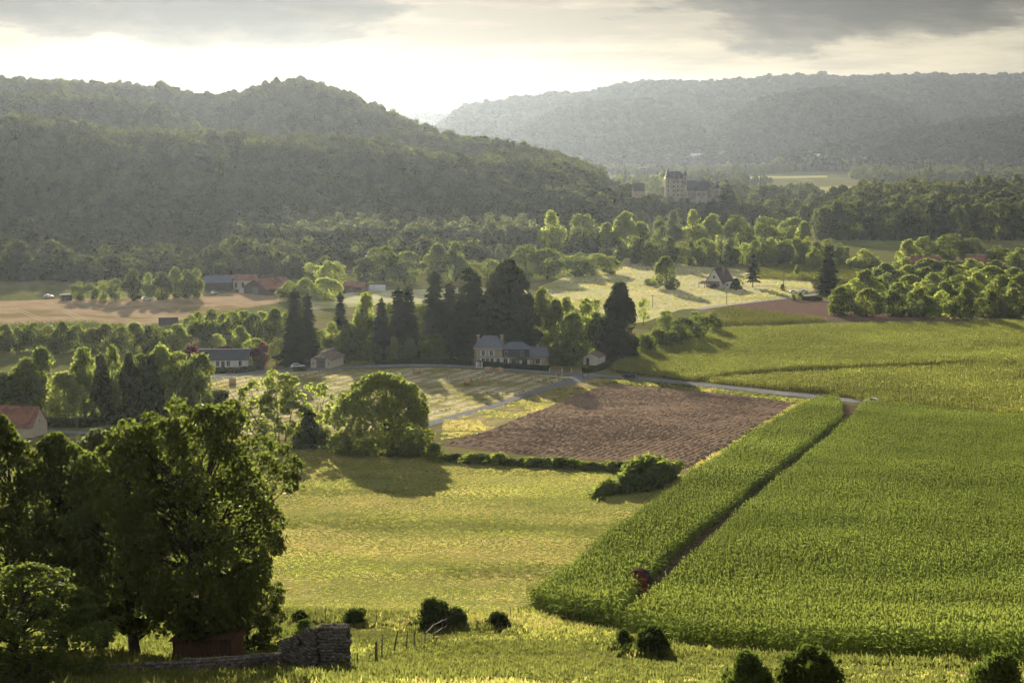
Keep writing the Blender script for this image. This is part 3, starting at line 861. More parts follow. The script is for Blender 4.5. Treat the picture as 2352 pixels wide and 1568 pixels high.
def scatter(name, pts, coll, n_kinds, scl, rot, idx, label, cat, parent=None):
    me = bpy.data.meshes.new(name)
    me.vertices.add(len(pts))
    me.vertices.foreach_set('co', np.asarray(pts, np.float32).ravel())
    for an, ty, val in (('scl', 'FLOAT_VECTOR', scl), ('rot', 'FLOAT_VECTOR', rot), ('idx', 'INT', idx)):
        at_ = me.attributes.new(an, ty, 'POINT')
        at_.data.foreach_set('vector' if ty == 'FLOAT_VECTOR' else 'value', np.ascontiguousarray(val, dtype=np.float32 if ty == 'FLOAT_VECTOR' else np.int32).ravel())
    me.update()
    o = obj(name, me, parent)
    ng = bpy.data.node_groups.new(name, 'GeometryNodeTree')
    ng.interface.new_socket('Geometry', in_out='INPUT', socket_type='NodeSocketGeometry')
    ng.interface.new_socket('Geometry', in_out='OUTPUT', socket_type='NodeSocketGeometry')
    gi = ng.nodes.new('NodeGroupInput'); go = ng.nodes.new('NodeGroupOutput')
    ci = ng.nodes.new('GeometryNodeCollectionInfo'); ci.inputs['Collection'].default_value = coll
    ci.inputs['Separate Children'].default_value = True; ci.inputs['Reset Children'].default_value = True
    ip = ng.nodes.new('GeometryNodeInstanceOnPoints')
    def attr(n, ty):
        a = ng.nodes.new('GeometryNodeInputNamedAttribute'); a.data_type = ty; a.inputs['Name'].default_value = n
        return a.outputs[0]
    L = ng.links.new
    L(gi.outputs[0], ip.inputs['Points']); L(ci.outputs[0], ip.inputs['Instance'])
    ip.inputs['Pick Instance'].default_value = True
    L(attr('idx', 'INT'), ip.inputs['Instance Index'])
    e2r = ng.nodes.new('FunctionNodeEulerToRotation')
    L(attr('rot', 'FLOAT_VECTOR'), e2r.inputs[0]); L(e2r.outputs[0], ip.inputs['Rotation'])
    L(attr('scl', 'FLOAT_VECTOR'), ip.inputs['Scale'])
    L(ip.outputs[0], go.inputs[0])
    md = o.modifiers.new('plants', 'NODES'); md.node_group = ng
    tag(o, label, cat, kind='stuff')
    return o

# corn plants
def corn_mesh(name, seed, mat, n_leaf=10, hgt=2.35, wide=0.11):
    g = np.random.default_rng(seed)
    V, F = [], []
    v, f = tube_np([(0, 0, 0), (0.02, 0, hgt * .5), (0, 0.03, hgt * .93)], [0.022, 0.017, 0.008], 3)
    V.append(v); F.append(f); b = len(v)
    a = g.uniform(0, 6.28)
    for k in range(n_leaf):
        z = hgt * (0.12 + 0.8 * k / n_leaf)
        a += math.pi + g.normal() * 0.4
        L = hgt * g.uniform(0.28, 0.40); el = g.uniform(0.7, 1.15)
        d = np.array([math.cos(a), math.sin(a), 0]); s = np.array([-math.sin(a), math.cos(a), 0])
        u = np.linspace(0, 1, 4)
        p = np.array([0, 0, z]) + d * (L * u * math.cos(el) * (1 + 0.5 * u))[:, None] + np.array([0, 0, 1.0]) * (L * (math.sin(el) * u - 0.75 * u * u))[:, None]
        w = wide * np.array([0.7, 1.0, 0.8, 0.08])[:, None]
        tw = s + np.array([0, 0, g.normal() * 0.35])
        V.append(np.stack([p - tw * w / 2, p + tw * w / 2], 1).reshape(-1, 3))
        i = np.arange(3) * 2 + b
        F.append(np.stack([i, i + 1, i + 3, i + 2], 1)); b += 8
    for k in range(5):                                            # tassel
        a = g.uniform(0, 6.28); q = np.array([math.cos(a), math.sin(a), 0])
        p0 = np.array([0, 0.03, hgt * .92]); p1 = p0 + q * 0.12 * g.random() + np.array([0, 0, hgt * 0.11])
        s = np.array([-q[1], q[0], 0]) * 0.018
        V.append(np.stack([p0 - s, p0 + s, p1 + s, p1 - s])); F.append(np.arange(4)[None] + b); b += 4
    nf = sum(len(q) for q in F)
    return mesh_np(name, np.concatenate(V), np.concatenate(F), [mat, M['tassel']], midx=np.arange(nf) >= nf - 5)

CORN = {k: kit_collection('corn_' + k, [corn_mesh('corn_%s_%d' % (k, i), 200 + i, M[m], wide=w) for i in range(4)]) for k, m, w in (('green', 'corn', 0.13), ('yellow', 'corn_dry', 0.13), ('young', 'corn_young', 0.15))}

def rows_in(poly, ang, row, step, jit=0.12, seed=1, view=None):
    P = np.array(poly); c, s = math.cos(ang), math.sin(ang)
    U = P @ np.array([c, s]); W = P @ np.array([-s, c])
    g = np.random.default_rng(seed)
    u, w = np.meshgrid(np.arange(U.min(), U.max(), step), np.arange(W.min(), W.max(), row))
    u = u.ravel() + g.normal(size=u.size) * step * 0.3; w = w.ravel() + g.normal(size=w.size) * jit
    x = u * c - w * s; y = u * s + w * c
    ok = inside(P, x, y)
    return x[ok], y[ok], g

_rr = ray(1468, 1334)
REEL = G(1468, 1334, 1.6)
def plant_field(name, poly, ang, row, step, kind, label, cat, hs=(0.85, 1.12), wide=1.0, seed=1, thin=None, scale_noise=18.0):
    x, y, g = rows_in(poly, ang, row, step, seed=seed)
    if thin is not None:
        k = thin(x, y, g); x, y = x[k], y[k]
    k = np.hypot(x - REEL.x + 0.1, y - REEL.y + 0.9) > 1.9
    x, y = x[k], y[k]
    n = len(x)
    z = H(x, y)
    hh = g.uniform(hs[0], hs[1], n) * (1 + 0.30 * fnoise(x / scale_noise, y / scale_noise, 3))
    scl = np.stack([hh * wide, hh * wide, hh], 1)
    rot = np.stack([g.normal(size=n) * 0.06, g.normal(size=n) * 0.06, g.uniform(0, 6.28, n)], 1)
    return scatter(name, np.stack([x, y, z], 1), CORN[kind], 4, scl, rot, g.integers(0, 4, n), label, cat)

# the long narrow strip of maize beside the path, and the large field to the right of it
CT = 2.3
W_left = [(1212, 1396), (1400, 1248), (1600, 1100), (1740, 1008), (1872, 928)]
W_right = [(1936, 950, CT), (1800, 1052, CT), (1650, 1168, CT), (1530, 1262, CT), (1462, 1335, CT), (1420, 1385, CT)]
P_strip = gpoly(W_left + [(1925, 922)] + W_right + [(1400, 1446), (1290, 1425)])
P_big = gpoly([(1952, 955, CT), (1830, 1056, CT), (1690, 1172, CT), (1570, 1285, CT), (1500, 1345, CT), (1450, 1395, CT), (1400, 1448), (1560, 1484), (1800, 1504), (2100, 1520), (2560, 1540), (2620, 985, CT), (2352, 947, CT), (2150, 930, CT), (1985, 918, CT)])
e0, e1 = G(1600, 1100), G(1872, 928)
CORN_ANG = math.atan2(e1.y - e0.y, e1.x - e0.x)
plant_field('maize', P_strip, CORN_ANG, 0.8, 0.42, 'green', 'long narrow strip of tall maize beside the dark path', 'maize', (0.9, 1.15), 1.05, 3)
plant_field('maize', P_big, CORN_ANG + R(72), 0.72, 0.40, 'green', 'broad dense maize field filling the lower right', 'maize', (0.86, 1.06), 0.95, 4,
            thin=lambda x, y, g: ~(((np.abs(np.mod(x * 0.35 + y * 0.94 + 5 * vnoise(x / 40, y / 40), 41.0) - 20) < 0.5) & (vnoise(x / 25, y / 25) > -0.05))))
P_u1 = gpoly([(1412, 842), (1440, 828), (1530, 800), (1600, 775), (1650, 762), (1800, 757), (2000, 750), (2352, 745), (2560, 745), (2560, 815, 1.6), (2352, 829, 1.6), (2000, 846), (1800, 853), (1690, 862), (1640, 869), (1590, 877), (1500, 864), (1405, 853)])
P_u2 = gpoly([(1622, 878), (1690, 872), (1780, 866), (1980, 857), (2200, 846), (2352, 840), (2560, 828), (2560, 962, 2.0), (2352, 941, 2.0), (2150, 924, 2.0), (2021, 914, 2.0), (1900, 905), (1760, 893)])
def track_gap(a, b, w):
    A, B = G(*a), G(*b)
    d = (B - A).xy.normalized()
    return lambda x, y, g: np.abs((x - A.x) * d.y - (y - A.y) * d.x) > w
plant_field('maize', P_u1, R(4), 0.8, 0.6, 'young', 'pale yellow green maize field above the country road', 'maize', (0.72, 0.95), 1.7, 5, thin=track_gap((1528, 823), (2352, 803), 0.9))
plant_field('maize', P_u2, R(-8), 1.2, 0.8, 'young', 'lumpy rowed green crop between the road and the pale maize', 'crop', (0.62, 0.95), 1.9, 6)
P_yel = gpoly([(1645, 750), (1600, 738), (1640, 716), (1680, 708), (1790, 722), (1905, 737), (1800, 744)])
plant_field('maize', P_yel, R(5), 1.2, 1.1, 'yellow', 'yellowing maize wedge beside the bare brown field', 'maize', (0.5, 0.7), 2.2, 7)
P_pm = gpoly([(1730, 622), (1830, 612), (1960, 608), (2010, 625), (2000, 655), (1890, 648), (1740, 640)])
plant_field('maize', P_pm, R(5), 1.6, 1.4, 'yellow', 'pale maize patch behind the tall dark spruce', 'maize', (0.8, 1.05), 2.2, 8)
plant_field('maize', P_lgreen, R(12), 1.6, 1.4, 'green', 'green crop below the striped wheat stubble', 'crop', (0.6, 0.8), 2.2, 9)
sheet('corn_soil', P_strip, 6, M['corn_soil'], 0.03); sheet('corn_soil', P_big, 8, M['corn_soil'], 0.035)
sheet('corn_soil', P_u1, 10, M['corn_soil'], 0.03); sheet('corn_soil', P_u2, 10, M['corn_soil'], 0.03)

# grass
def tuft_mesh(name, seed, mat, n=14, h=0.5, r=0.28, w=0.03):
    g = np.random.default_rng(seed)
    V = []
    for k in range(n):
        a = g.uniform(0, 6.28); q = np.array([math.cos(a), math.sin(a), 0]); rr = r * math.sqrt(g.random())
        b0 = np.array([math.cos(a * 3.7), math.sin(a * 3.7), 0]) * rr
        hh = h * g.uniform(0.55, 1.2)
        tip = b0 + q * hh * g.uniform(0.15, 0.7) + np.array([0, 0, hh])
        s = np.array([-q[1], q[0], 0]) * w * g.uniform(0.7, 1.6)
        mid = b0 * 0.5 + tip * 0.5 + np.array([0, 0, hh * 0.12])
        V.append(np.stack([b0 - s, b0 + s, mid + s * 0.9, mid - s * 0.9]))
        V.append(np.stack([mid - s * 0.9, mid + s * 0.9, tip + s * 0.15, tip - s * 0.15]))
    V = np.concatenate(V)
    return mesh_np(name, V, np.arange(len(V)).reshape(-1, 4), [mat])
TUFT = kit_collection('grass_kit', [tuft_mesh('tuft%d' % i, 300 + i, M[m], h=hh, r=rr, w=ww) for i, (m, hh, rr, ww) in enumerate(
    (('grass', 0.35, 0.5, 0.05), ('grass', 0.28, 0.6, 0.05), ('grass_gold', 0.42, 0.5, 0.05), ('grass_gold', 0.32, 0.6, 0.05), ('grass_green', 0.4, 0.45, 0.05), ('grass_green', 0.6, 0.5, 0.06)))])

def grass_on(name, poly, spacing, label, gold=0.0, green=0.2, hs=(0.7, 1.3), seed=1, nscale=(30.0, 9.0), keep=None):
    x, y, g = rows_in(poly, 0.3, spacing, spacing, jit=spacing * 0.35, seed=seed)
    if keep is not None:
        k = keep(x, y); x, y = x[k], y[k]
    n = len(x)
    f = fnoise(x / nscale[0] + 9 + 0.4 * y / nscale[0], y / nscale[1], 3) + g.normal(size=n) * 0.18
    f2 = fnoise(x / 22 + 40, y / 12 + 3, 3) + g.normal(size=n) * 0.15
    idx = np.where(f > 0.42 - gold, g.integers(2, 4, n), g.integers(0, 2, n))
    idx = np.where(f2 > 0.55 - green, g.integers(4, 6, n), idx)
    hh = g.uniform(hs[0], hs[1], n) * (1 + 0.5 * fnoise(x / 15, y / 8, 2))
    scl = np.stack([hh * 1.1, hh * 1.1, hh], 1)
    rot = np.stack([np.zeros(n), np.zeros(n), g.uniform(0, 6.28, n)], 1)
    return scatter(name, np.stack([x, y, H(x, y) + 0.03], 1), TUFT, 6, scl, rot, idx, label, 'grass')
grass_on('grass', P_meadow, 0.55, 'golden green grass of the sunlit meadow', gold=0.22, green=0.12, hs=(0.22, 0.5), seed=2)
grass_on('grass', P_paddock, 0.55, 'short green grass of the foreground paddock', gold=-0.1, green=0.75, hs=(0.25, 0.6), seed=3)
grass_on('grass', P_bank, 0.35, 'rusty dry grass on the near bank', gold=0.12, green=0.5, hs=(0.5, 1.1), seed=4)
grass_on('grass', P_verge, 1.0, 'straw coloured grass along the ploughed field', gold=0.25, green=0.3, hs=(0.6, 1.2), seed=5)
grass_on('grass', P_straw, 1.0, 'thin dry grass between lane and ploughed earth', gold=0.5, green=0.1, hs=(0.5, 0.9), seed=6, keep=lambda x, y: vnoise(x / 9, y / 5) > -0.1)
grass_on('grass', P_hay, 1.1, 'mown grass left between the straw bales', gold=0.35, green=0.3, hs=(0.35, 0.7), seed=7, keep=lambda x, y: np.sin((-x * math.sin(LANE_ANG) + y * math.cos(LANE_ANG)) * 2 * math.pi / 4.6) + 1.6 * vnoise(x / 7, y / 7) > 0.1)
grass_on('grass', P_pale, 2.2, 'pale sunlit grass around the gabled house', gold=0.6, green=-0.2, hs=(0.6, 1.2), seed=8)
grass_on('grass', P_lawn, 0.6, 'shaded green grass under the dark near trees', gold=-0.2, green=0.8, hs=(0.4, 0.9), seed=10)
P_edge = gpoly([(1180, 1412), (1205, 1396), (1290, 1426), (1400, 1449), (1560, 1486), (1800, 1507), (2352, 1530), (2352, 1545), (1800, 1519), (1560, 1503), (1380, 1484), (1120, 1450), (660, 1425), (640, 1402), (900, 1405)])
grass_on('grass', P_edge, 0.45, 'tall rough grass along the foot of the maize', gold=0.0, green=0.65, hs=(0.45, 1.0), seed=9)
P_road1 = gpoly([(1100, 849.5), (1200, 856), (1290, 862), (1310, 868), (1210, 859), (1100, 853)])
# ---------------------------------------------------------------- wooded hills: one mass each
def grid_pts(y0, y1, sp, seed, amax=0.365, amin=-0.365):
    g = np.random.default_rng(seed)
    xm = max(abs(amax), abs(amin)) * y1
    x, y = np.meshgrid(np.arange(-xm, xm, sp), np.arange(y0, y1, sp))
    x = x.ravel() + g.uniform(-.45, .45, x.size) * sp; y = y.ravel() + g.uniform(-.45, .45, y.size) * sp
    a = x / y
    k = (a < amax) & (a > amin)
    return x[k], y[k], g

WOODS = kit_collection('wood_kit', [k[i] for k in FARKIT for i in (1,)] + [k[1] for k in FAR_CON])
HILLS = kit_collection('hill_kit', [k[1] for k in FARKIT2])

def wood(name, x, y, g, hr, coll, nk, label, wid=(0.85, 1.2), sink=0.0, conif=0.0, asp=None, cat='woodland'):
    n = len(x)
    h = (hr[0] + (hr[1] - hr[0]) * g.beta(1.2, 2.0, n) * 1.5) * (1 + 0.6 * fnoise(x / 45.0, y / 45.0, 3))
    keep = g.random(n) > 0.10 + 0.25 * (fnoise(x / 30.0 + 7, y / 30.0, 2) > 0.35)
    x, y, h = x[keep], y[keep], h[keep]; n = len(x)
    h = h * np.where(g.random(n) < 0.06, 1.25, 1.0)
    w = h * g.uniform(wid[0], wid[1], n)
    idx = np.clip(((fnoise(x / 50.0 + 30, y / 50.0, 2) + 0.75) / 1.5 * nk + g.normal(size=n) * 1.1).astype(int), 0, nk - 1)
    if conif:
        cm = (vnoise(x / 35.0 + 50, y / 35.0) + 0.25 * g.normal(size=n)) > (0.5 - conif)
        idx = np.where(cm, 6 + g.integers(0, 2, n), idx)
        h = np.where(cm, h * 1.3, h)
    z = H(x, y) - sink * h
    rot = np.stack([np.zeros(n), np.zeros(n), g.uniform(0, 6.28, n)], 1)
    return scatter(name, np.stack([x, y, z], 1), coll, nk, np.stack([w, w, h], 1), rot, idx, label, cat)

def crest_ok(r, x, y, back):
    d, z = r.crest(x / y)
    a = x / y
    return (y < d + back) & (a > r.a[0] - 0.01) & (a < r.a[-1] + 0.012)

x, y, g = grid_pts(868, 1360, 6.0, 21, amax=0.075)
k = crest_ok(RA, x, y, 45) & ((RA.h(x, y) > 1.5) | (y > 885 + 260 * np.clip(x / y * 6, 0, 1)))
k &= ~((x / y > -0.02) & (RA.h(x, y) < 2.0))
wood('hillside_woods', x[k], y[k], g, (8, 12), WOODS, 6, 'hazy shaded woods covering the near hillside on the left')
PLANT = kit_collection('plantation_kit', [make_tree('plantation%d' % i, 150 + i, 'poplar', 0.36, 0.04, 16, (0.10, 0.16), leaves=420, lsize=0.06, trunk=0, leafmat='leaf_pale', inner=0.5)[1] for i in range(3)])
pa_, pb_ = at(520, 520, 915), at(1225, 520, 985)
pl_ = [(at(500, 520, 900).x, 900), (at(1235, 520, 955).x, 955), (at(1215, 520, 1025).x, 1025), (at(560, 520, 975).x, 975)]
x, y, g = rows_in(pl_, math.atan2(pb_.y - pa_.y, pb_.x - pa_.x), 7.0, 5.5, jit=0.4, seed=31)
n = len(x); hh = g.uniform(17, 22, n)
scatter('plantation', np.stack([x, y, H(x, y)], 1), PLANT, 3, np.stack([hh * 1.05, hh * 1.05, hh], 1), np.stack([0 * x, 0 * x, g.uniform(0, 6.28, n)], 1), g.integers(0, 3, n), 'pale poplar plantation in even rows at the foot of the left hillside', 'plantation')
x, y, g = grid_pts(1180, 1860, 7.5, 22, amax=0.07)
k = (crest_ok(RB, x, y, 35) | crest_ok(RB2, x, y, 20)) & (np.maximum(RB.h(x, y), RB2.h(x, y)) > 22)
wood('ridge_woods', x[k], y[k], g, (8, 12), WOODS, 6, 'woods on the rounded hill and long ridge against the bright sky')
x, y, g = grid_pts(2850, 4880, 13.5, 23, amin=-0.06)
k = (crest_ok(RD, x, y, 40) | crest_ok(RD2, x, y, 40) | crest_ok(RD3, x, y, 40) | crest_ok(RE, x, y, 40)) & (H(x, y) > 9)
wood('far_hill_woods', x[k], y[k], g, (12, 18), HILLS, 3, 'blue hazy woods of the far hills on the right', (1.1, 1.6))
x, y, g = grid_pts(5700, 6560, 24.0, 24, amin=-0.1, amax=0.0)
k = crest_ok(RC, x, y, 40) & (RC.h(x, y) > 40)
wood('far_ridge_woods', x[k], y[k], g, (14, 18), HILLS, 3, 'pale distant ridge in the gap between the hills', (1.3, 1.8))
x, y, g = grid_pts(1150, 1420, 8.0, 25, amin=0.185, amax=0.365)
k = crest_ok(RF, x, y, 20)
wood('dark_woods', x[k], y[k], g, (12, 17), WOODS, 6, 'dark wood on the low rise at the right edge', (0.6, 0.85))
x, y, g = grid_pts(1215, 1400, 7.0, 26, amin=0.055, amax=0.165)
castle_ctr = at(1580, 462, 1335)
k = (y < 1322 + 14 * vnoise(x / 20, y / 20)) & (RK.h(x, y) > 1.2) & ~((np.abs(x - castle_ctr.x) < 22) & (y > 1306))
wood('castle_woods', x[k], y[k], g, (6, 10), WOODS, 6, 'shaded trees on the rock below the castle', (0.8, 1.1))
# belts of trees and open ground on the valley floor
x, y, g = grid_pts(1180, 3150, 10.0, 27, amin=0.03)
belt = fnoise(x / 330.0 + 2.2, y / 120.0 + 7.7, 3)
k = (belt > -0.02) & (H(x, y) < 14)
for pl in (P_mid,):
    k &= ~inside(pl, x, y)
for o in [o for o in bpy.data.objects if o.name.startswith('distant_field')]:
    co = np.array([v.co[:] for v in o.data.vertices]); x0, y0 = co[:, 0].min(), co[:, 1].min(); x1, y1 = co[:, 0].max(), co[:, 1].max()
    k &= ~((x > x0 - 4) & (x < x1 + 4) & (y > y0 - 130) & (y < y1 + 4))
k &= ~((np.abs(x - castle_ctr.x) < 60) & (y > 1180) & (y < 1420))
wood('valley_woods', x[k], y[k], g, (9, 16), WOODS, 6, 'bands of trees across the hazy valley floor below the far hills', (0.75, 1.1), conif=0.05)
# shaded belt at the foot of the near hillside, left
x, y, g = grid_pts(795, 905, 7.5, 28, amax=-0.05)
k = (vnoise(x / 30, y / 30) > -0.25) & (y > 800 + 20 * vnoise(x / 25, y / 5)) & (x / y < -0.11)
wood('foot_woods', x[k], y[k], g, (7, 13), WOODS, 6, 'broad leaved trees along the foot of the shaded hillside', (0.8, 1.1))
x, y, g = grid_pts(880, 1080, 7.5, 29, amin=-0.125, amax=0.07)
k = ((vnoise(x / 40, y / 30) > -0.2)) & (RA.h(x, y) < 4) & (y > 955)
wood('bank_woods', x[k], y[k], g, (8, 13), WOODS, 6, 'sunlit feathery trees at the foot of the hill spur', (0.7, 1.0))

# ---------------------------------------------------------------- trees one can tell apart
ORD = ('first second third fourth fifth sixth seventh eighth ninth tenth eleventh twelfth thirteenth fourteenth fifteenth sixteenth seventeenth eighteenth nineteenth twentieth '
       'twenty-first twenty-second twenty-third twenty-fourth twenty-fifth twenty-sixth twenty-seventh twenty-eighth twenty-ninth thirtieth thirty-first thirty-second thirty-third '
       'thirty-fourth thirty-fifth thirty-sixth thirty-seventh thirty-eighth thirty-ninth fortieth').split()
def row(name, items, what, cat='tree', group=None):
    """items: (kit, px, base, top, width[, material]); the label counts them off from the left"""
    items = sorted(items, key=lambda i: i[1])
    for n, it in enumerate(items):
        place_tree(name, it[0], *it[1:5], mat=it[5] if len(it) > 5 else None, label=what % ORD[n], cat=cat, group=group)

# the park conifers behind the manor
row('spruce_tree', [('spruce', 678, 840, 666, 82), ('spruce', 708, 832, 674, 62), ('spruce', 783, 806, 672, 50), ('spruce', 877, 822, 690, 62), ('spruce', 916, 822, 662, 75), ('spruce', 938, 820, 656, 77),
                    ('spruce', 998, 822, 622, 92), ('spruce', 1034, 824, 648, 77), ('spruce', 1062, 822, 672, 87), ('spruce', 1092, 818, 626, 87)],
    '%s dark spruce from the left in the manor park', group='conifers of the manor park')
place_tree('cedar_tree', 'cedar', 1078, 812, 612, 92, mat='needle', label='tall cedar with layered drooping boughs left of the giant dark tree', group='conifers of the manor park')
place_tree('giant_conifer', 'sequoia0', 1166, 824, 597, 112, label='giant round topped dark conifer towering behind the manor', group='conifers of the manor park')
place_tree('giant_conifer', 'sequoia1', 1198, 826, 690, 90, label='lower dark conifer leaning against the giant one behind the manor roof', group='conifers of the manor park')
place_tree('giant_conifer', 'sequoia1', 1126, 822, 668, 70, label='dark conifer between the cedar and the giant tree', group='conifers of the manor park')
place_tree('cypress_tree', 'cypress0', 1422, 826, 652, 104, label='broad dark cypress standing alone right of the white shed', group='conifers of the manor park')
place_tree('ivy_tree', 'column', 1316, 838, 716, 62, mat='leaf', label='ivy clad column of a tree right of the manor gate')
row('broadleaf_tree', [('oval', 762, 818, 742, 50, 'leaf_light'), ('oval', 806, 826, 738, 62, 'leaf_light'), ('oval', 842, 818, 674, 66, 'leaf_light'), ('round', 735, 822, 760, 50), ('oval', 828, 828, 752, 60, 'leaf'),
                       ('round', 970, 800, 700, 60, 'leaf'), ('oval', 1244, 806, 656, 56, 'leaf_light'), ('oval', 1276, 812, 690, 60, 'leaf_light'), ('oval', 1300, 800, 684, 56, 'leaf_light'), ('oval', 1345, 812, 688, 66, 'leaf_light'),
                       ('round', 1375, 818, 720, 60), ('round', 1365, 790, 690, 60, 'leaf'), ('oval', 895, 800, 700, 44, 'leaf')],
    '%s leafy green tree from the left among the park conifers', group='broad leaved trees of the manor park')
row('garden_shrub', [('bush', 906, 828, 772, 34, 'leaf_light'), ('bush', 943, 830, 780, 46, 'leaf_silver'), ('bush', 1000, 832, 768, 86, 'leaf'), ('bush', 862, 830, 790, 40, 'leaf'), ('bush', 790, 834, 795, 30, 'leaf')],
    '%s rounded shrub from the left behind the roadside hedge', 'shrub', 'shrubs behind the roadside hedge')
place_tree('willow_shrub', 'willow', 1276, 838, 780, 40, mat='leaf_light', label='light green feathery shrub at the right end of the manor', cat='shrub')
row('hedgerow_tree', [('airy', 1478, 748, 684, 34, 'leaf_light'), ('round', 1530, 772, 715, 40), ('bush', 1512, 800, 755, 70), ('round', 1566, 790, 728, 66), ('round', 1600, 782, 716, 62), ('round', 1640, 768, 720, 40), ('bush', 1480, 815, 768, 70), ('bush', 1545, 800, 762, 60)],
    '%s bushy tree from the left in the hedgerow beside the pale maize', group='hedgerow beside the pale maize')
# gardens on the left of the road
place_tree('weeping_tree', 'willow', 553, 812, 748, 46, mat='leaf_light', label='small weeping light green tree behind the long low house')
place_tree('garden_tree', 'round', 500, 812, 768, 42, mat='leaf_light', label='round yellow green tree just behind the slate roof of the long house')
place_tree('garden_tree', 'round', 583, 834, 776, 58, mat='leaf_light', label='light green tree behind the purple bush by the long house')
place_tree('purple_tree', 'round', 600, 840, 786, 42, mat='leaf_purple', label='purple leaved small tree at the right end of the long house')
place_tree('purple_tree', 'bush', 440, 822, 794, 50, mat='leaf_purple', label='reddish flowering bush above the dark tree at the long house roof', cat='shrub')
place_tree('purple_tree', 'bush', 520, 816, 797, 70, mat='leaf_purple', label='pinkish bush showing over the long slate roof ridge', cat='shrub')
place_tree('garden_tree', 'round', 636, 838, 776, 40, mat='leaf_light', label='round lollipop tree on the lawn left of the cream garage')
# dark screen of trees in the left middle
row('screen_tree', [('oval', 10, 968, 850, 80), ('willow', 62, 962, 820, 100), ('oval', 100, 950, 800, 76), ('willow', 150, 968, 852, 96, 'leaf_light'), ('oval', 195, 955, 800, 76), ('cypress', 236, 970, 815, 60, 'leaf_near'), ('oval', 262, 968, 798, 64),
                    ('cypress', 300, 972, 812, 64, 'leaf_near'), ('oval', 330, 966, 805, 66), ('oval', 372, 966, 796, 76, 'leaf_light'), ('cypress', 350, 970, 815, 60, 'leaf_near'), ('round', 412, 968, 812, 84), ('round', 455, 966, 812, 86)],
    '%s tree from the left in the dark screen beside the clipped hedge', group='dark screen of trees on the left')
# hedge belt above them
row('belt_tree', [(('round', 'oval', 'walnut')[i % 3], -20 + i * 33, 806 + (i % 3) * 2, 752 - (i * 7) % 12, 58, ('leaf', 'leaf_light', 'leaf')[i % 3]) for i in range(14)],
    '%s tree from the left in the belt below the green crop', group='tree belt below the green crop')
row('belt_tree', [(('walnut', 'round', 'oval')[i % 3], 440 + i * 24, 790 - (i % 2) * 10, 722 - (i * 5) % 14, 56, ('leaf', 'leaf_light')[i % 2]) for i in range(10)],
    '%s tree from the left in the grove behind the spruces', group='grove below the wheat stubble')
# trees by the far farm
row('farm_tree', [('round', 182, 690, 647, 40), ('round', 212, 690, 650, 36), ('round', 238, 690, 645, 30, 'leaf_light'), ('round', 264, 692, 640, 42), ('oval', 307, 691, 619, 50), ('oval', 342, 688, 628, 36, 'leaf_light'), ('oval', 372, 688, 622, 50),
                  ('oval', 404, 684, 616, 44, 'leaf_light'), ('oval', 430, 686, 620, 44), ('oval', 452, 684, 618, 40, 'leaf_light')],
    '%s tree from the left in the row beside the farm barns', group='row of trees beside the farm')
row('valley_tree', [('walnut', 662, 690, 645, 58, 'leaf_light'), ('walnut', 702, 688, 640, 66, 'leaf_light'), ('walnut', 748, 690, 638, 84, 'leaf_light'), ('round', 760, 660, 600, 70, 'leaf_light'), ('round', 720, 650, 604, 60, 'leaf_light'), ('oval', 836, 650, 590, 60, 'leaf'),
                    ('round', 880, 648, 568, 92, 'leaf'), ('round', 928, 652, 578, 92, 'leaf'), ('oval', 1006, 645, 562, 62, 'leaf_light'), ('oval', 1046, 645, 556, 54, 'leaf'), ('round', 1080, 650, 598, 60, 'leaf_light'), ('round', 1120, 640, 596, 60, 'leaf_light'),
                    ('round', 1208, 640, 566, 90, 'leaf'), ('round', 1258, 640, 572, 92, 'leaf'), ('round', 1322, 634, 582, 80, 'leaf'), ('round', 1362, 632, 584, 76, 'leaf_light'), ('round', 1402, 630, 590, 56, 'leaf')],
    '%s tree from the left in the hazy belt behind the park', group='hazy belt of trees behind the park')
row('poplar_tree', [('poplar', 962 + i * 23, 612 - (i % 2) * 3, 556 + (i * 7) % 9, 20, 'leaf_silver') for i in range(11)], '%s pale poplar from the left in the plantation row', group='row of pale poplars')
place_tree('tall_light_tree', 'oval', 1265, 590, 488, 62, mat='leaf_light', label='tall pale rounded tree standing above the poplar row')
place_tree('dark_round_tree', 'round', 1340, 580, 492, 76, mat='leaf', label='dark rounded tree just right of the tall pale one')
row('sunlit_tree', [('poplar', 1392, 592, 502, 40, 'leaf_light'), ('oval', 1436, 592, 484, 72, 'leaf_light'), ('oval', 1470, 590, 512, 60, 'leaf_light'), ('round', 1518, 575, 498, 46), ('oval', 1546, 585, 486, 44, 'leaf_silver'), ('oval', 1590, 585, 486, 54, 'leaf_light'),
                    ('oval', 1636, 582, 490, 64, 'leaf_light'), ('round', 1700, 590, 498, 78, 'leaf'), ('round', 1756, 585, 502, 76, 'leaf'), ('round', 1815, 580, 500, 74, 'leaf'), ('oval', 1846, 590, 512, 50, 'leaf_light')],
    '%s tree from the left in the tall row below the castle', group='tall sunlit trees below the castle')
row('copse_tree', [(('round', 'oval')[i % 2], 1462 + i * 24 + (i * 13) % 9, 606 + (i * 5) % 8, 545 + (i * 11) % 16, 44, ('leaf', 'leaf_light', 'leaf')[i % 3]) for i in range(19)],
    '%s tree from the left in the copse behind the gabled house', group='copse behind the gabled house')
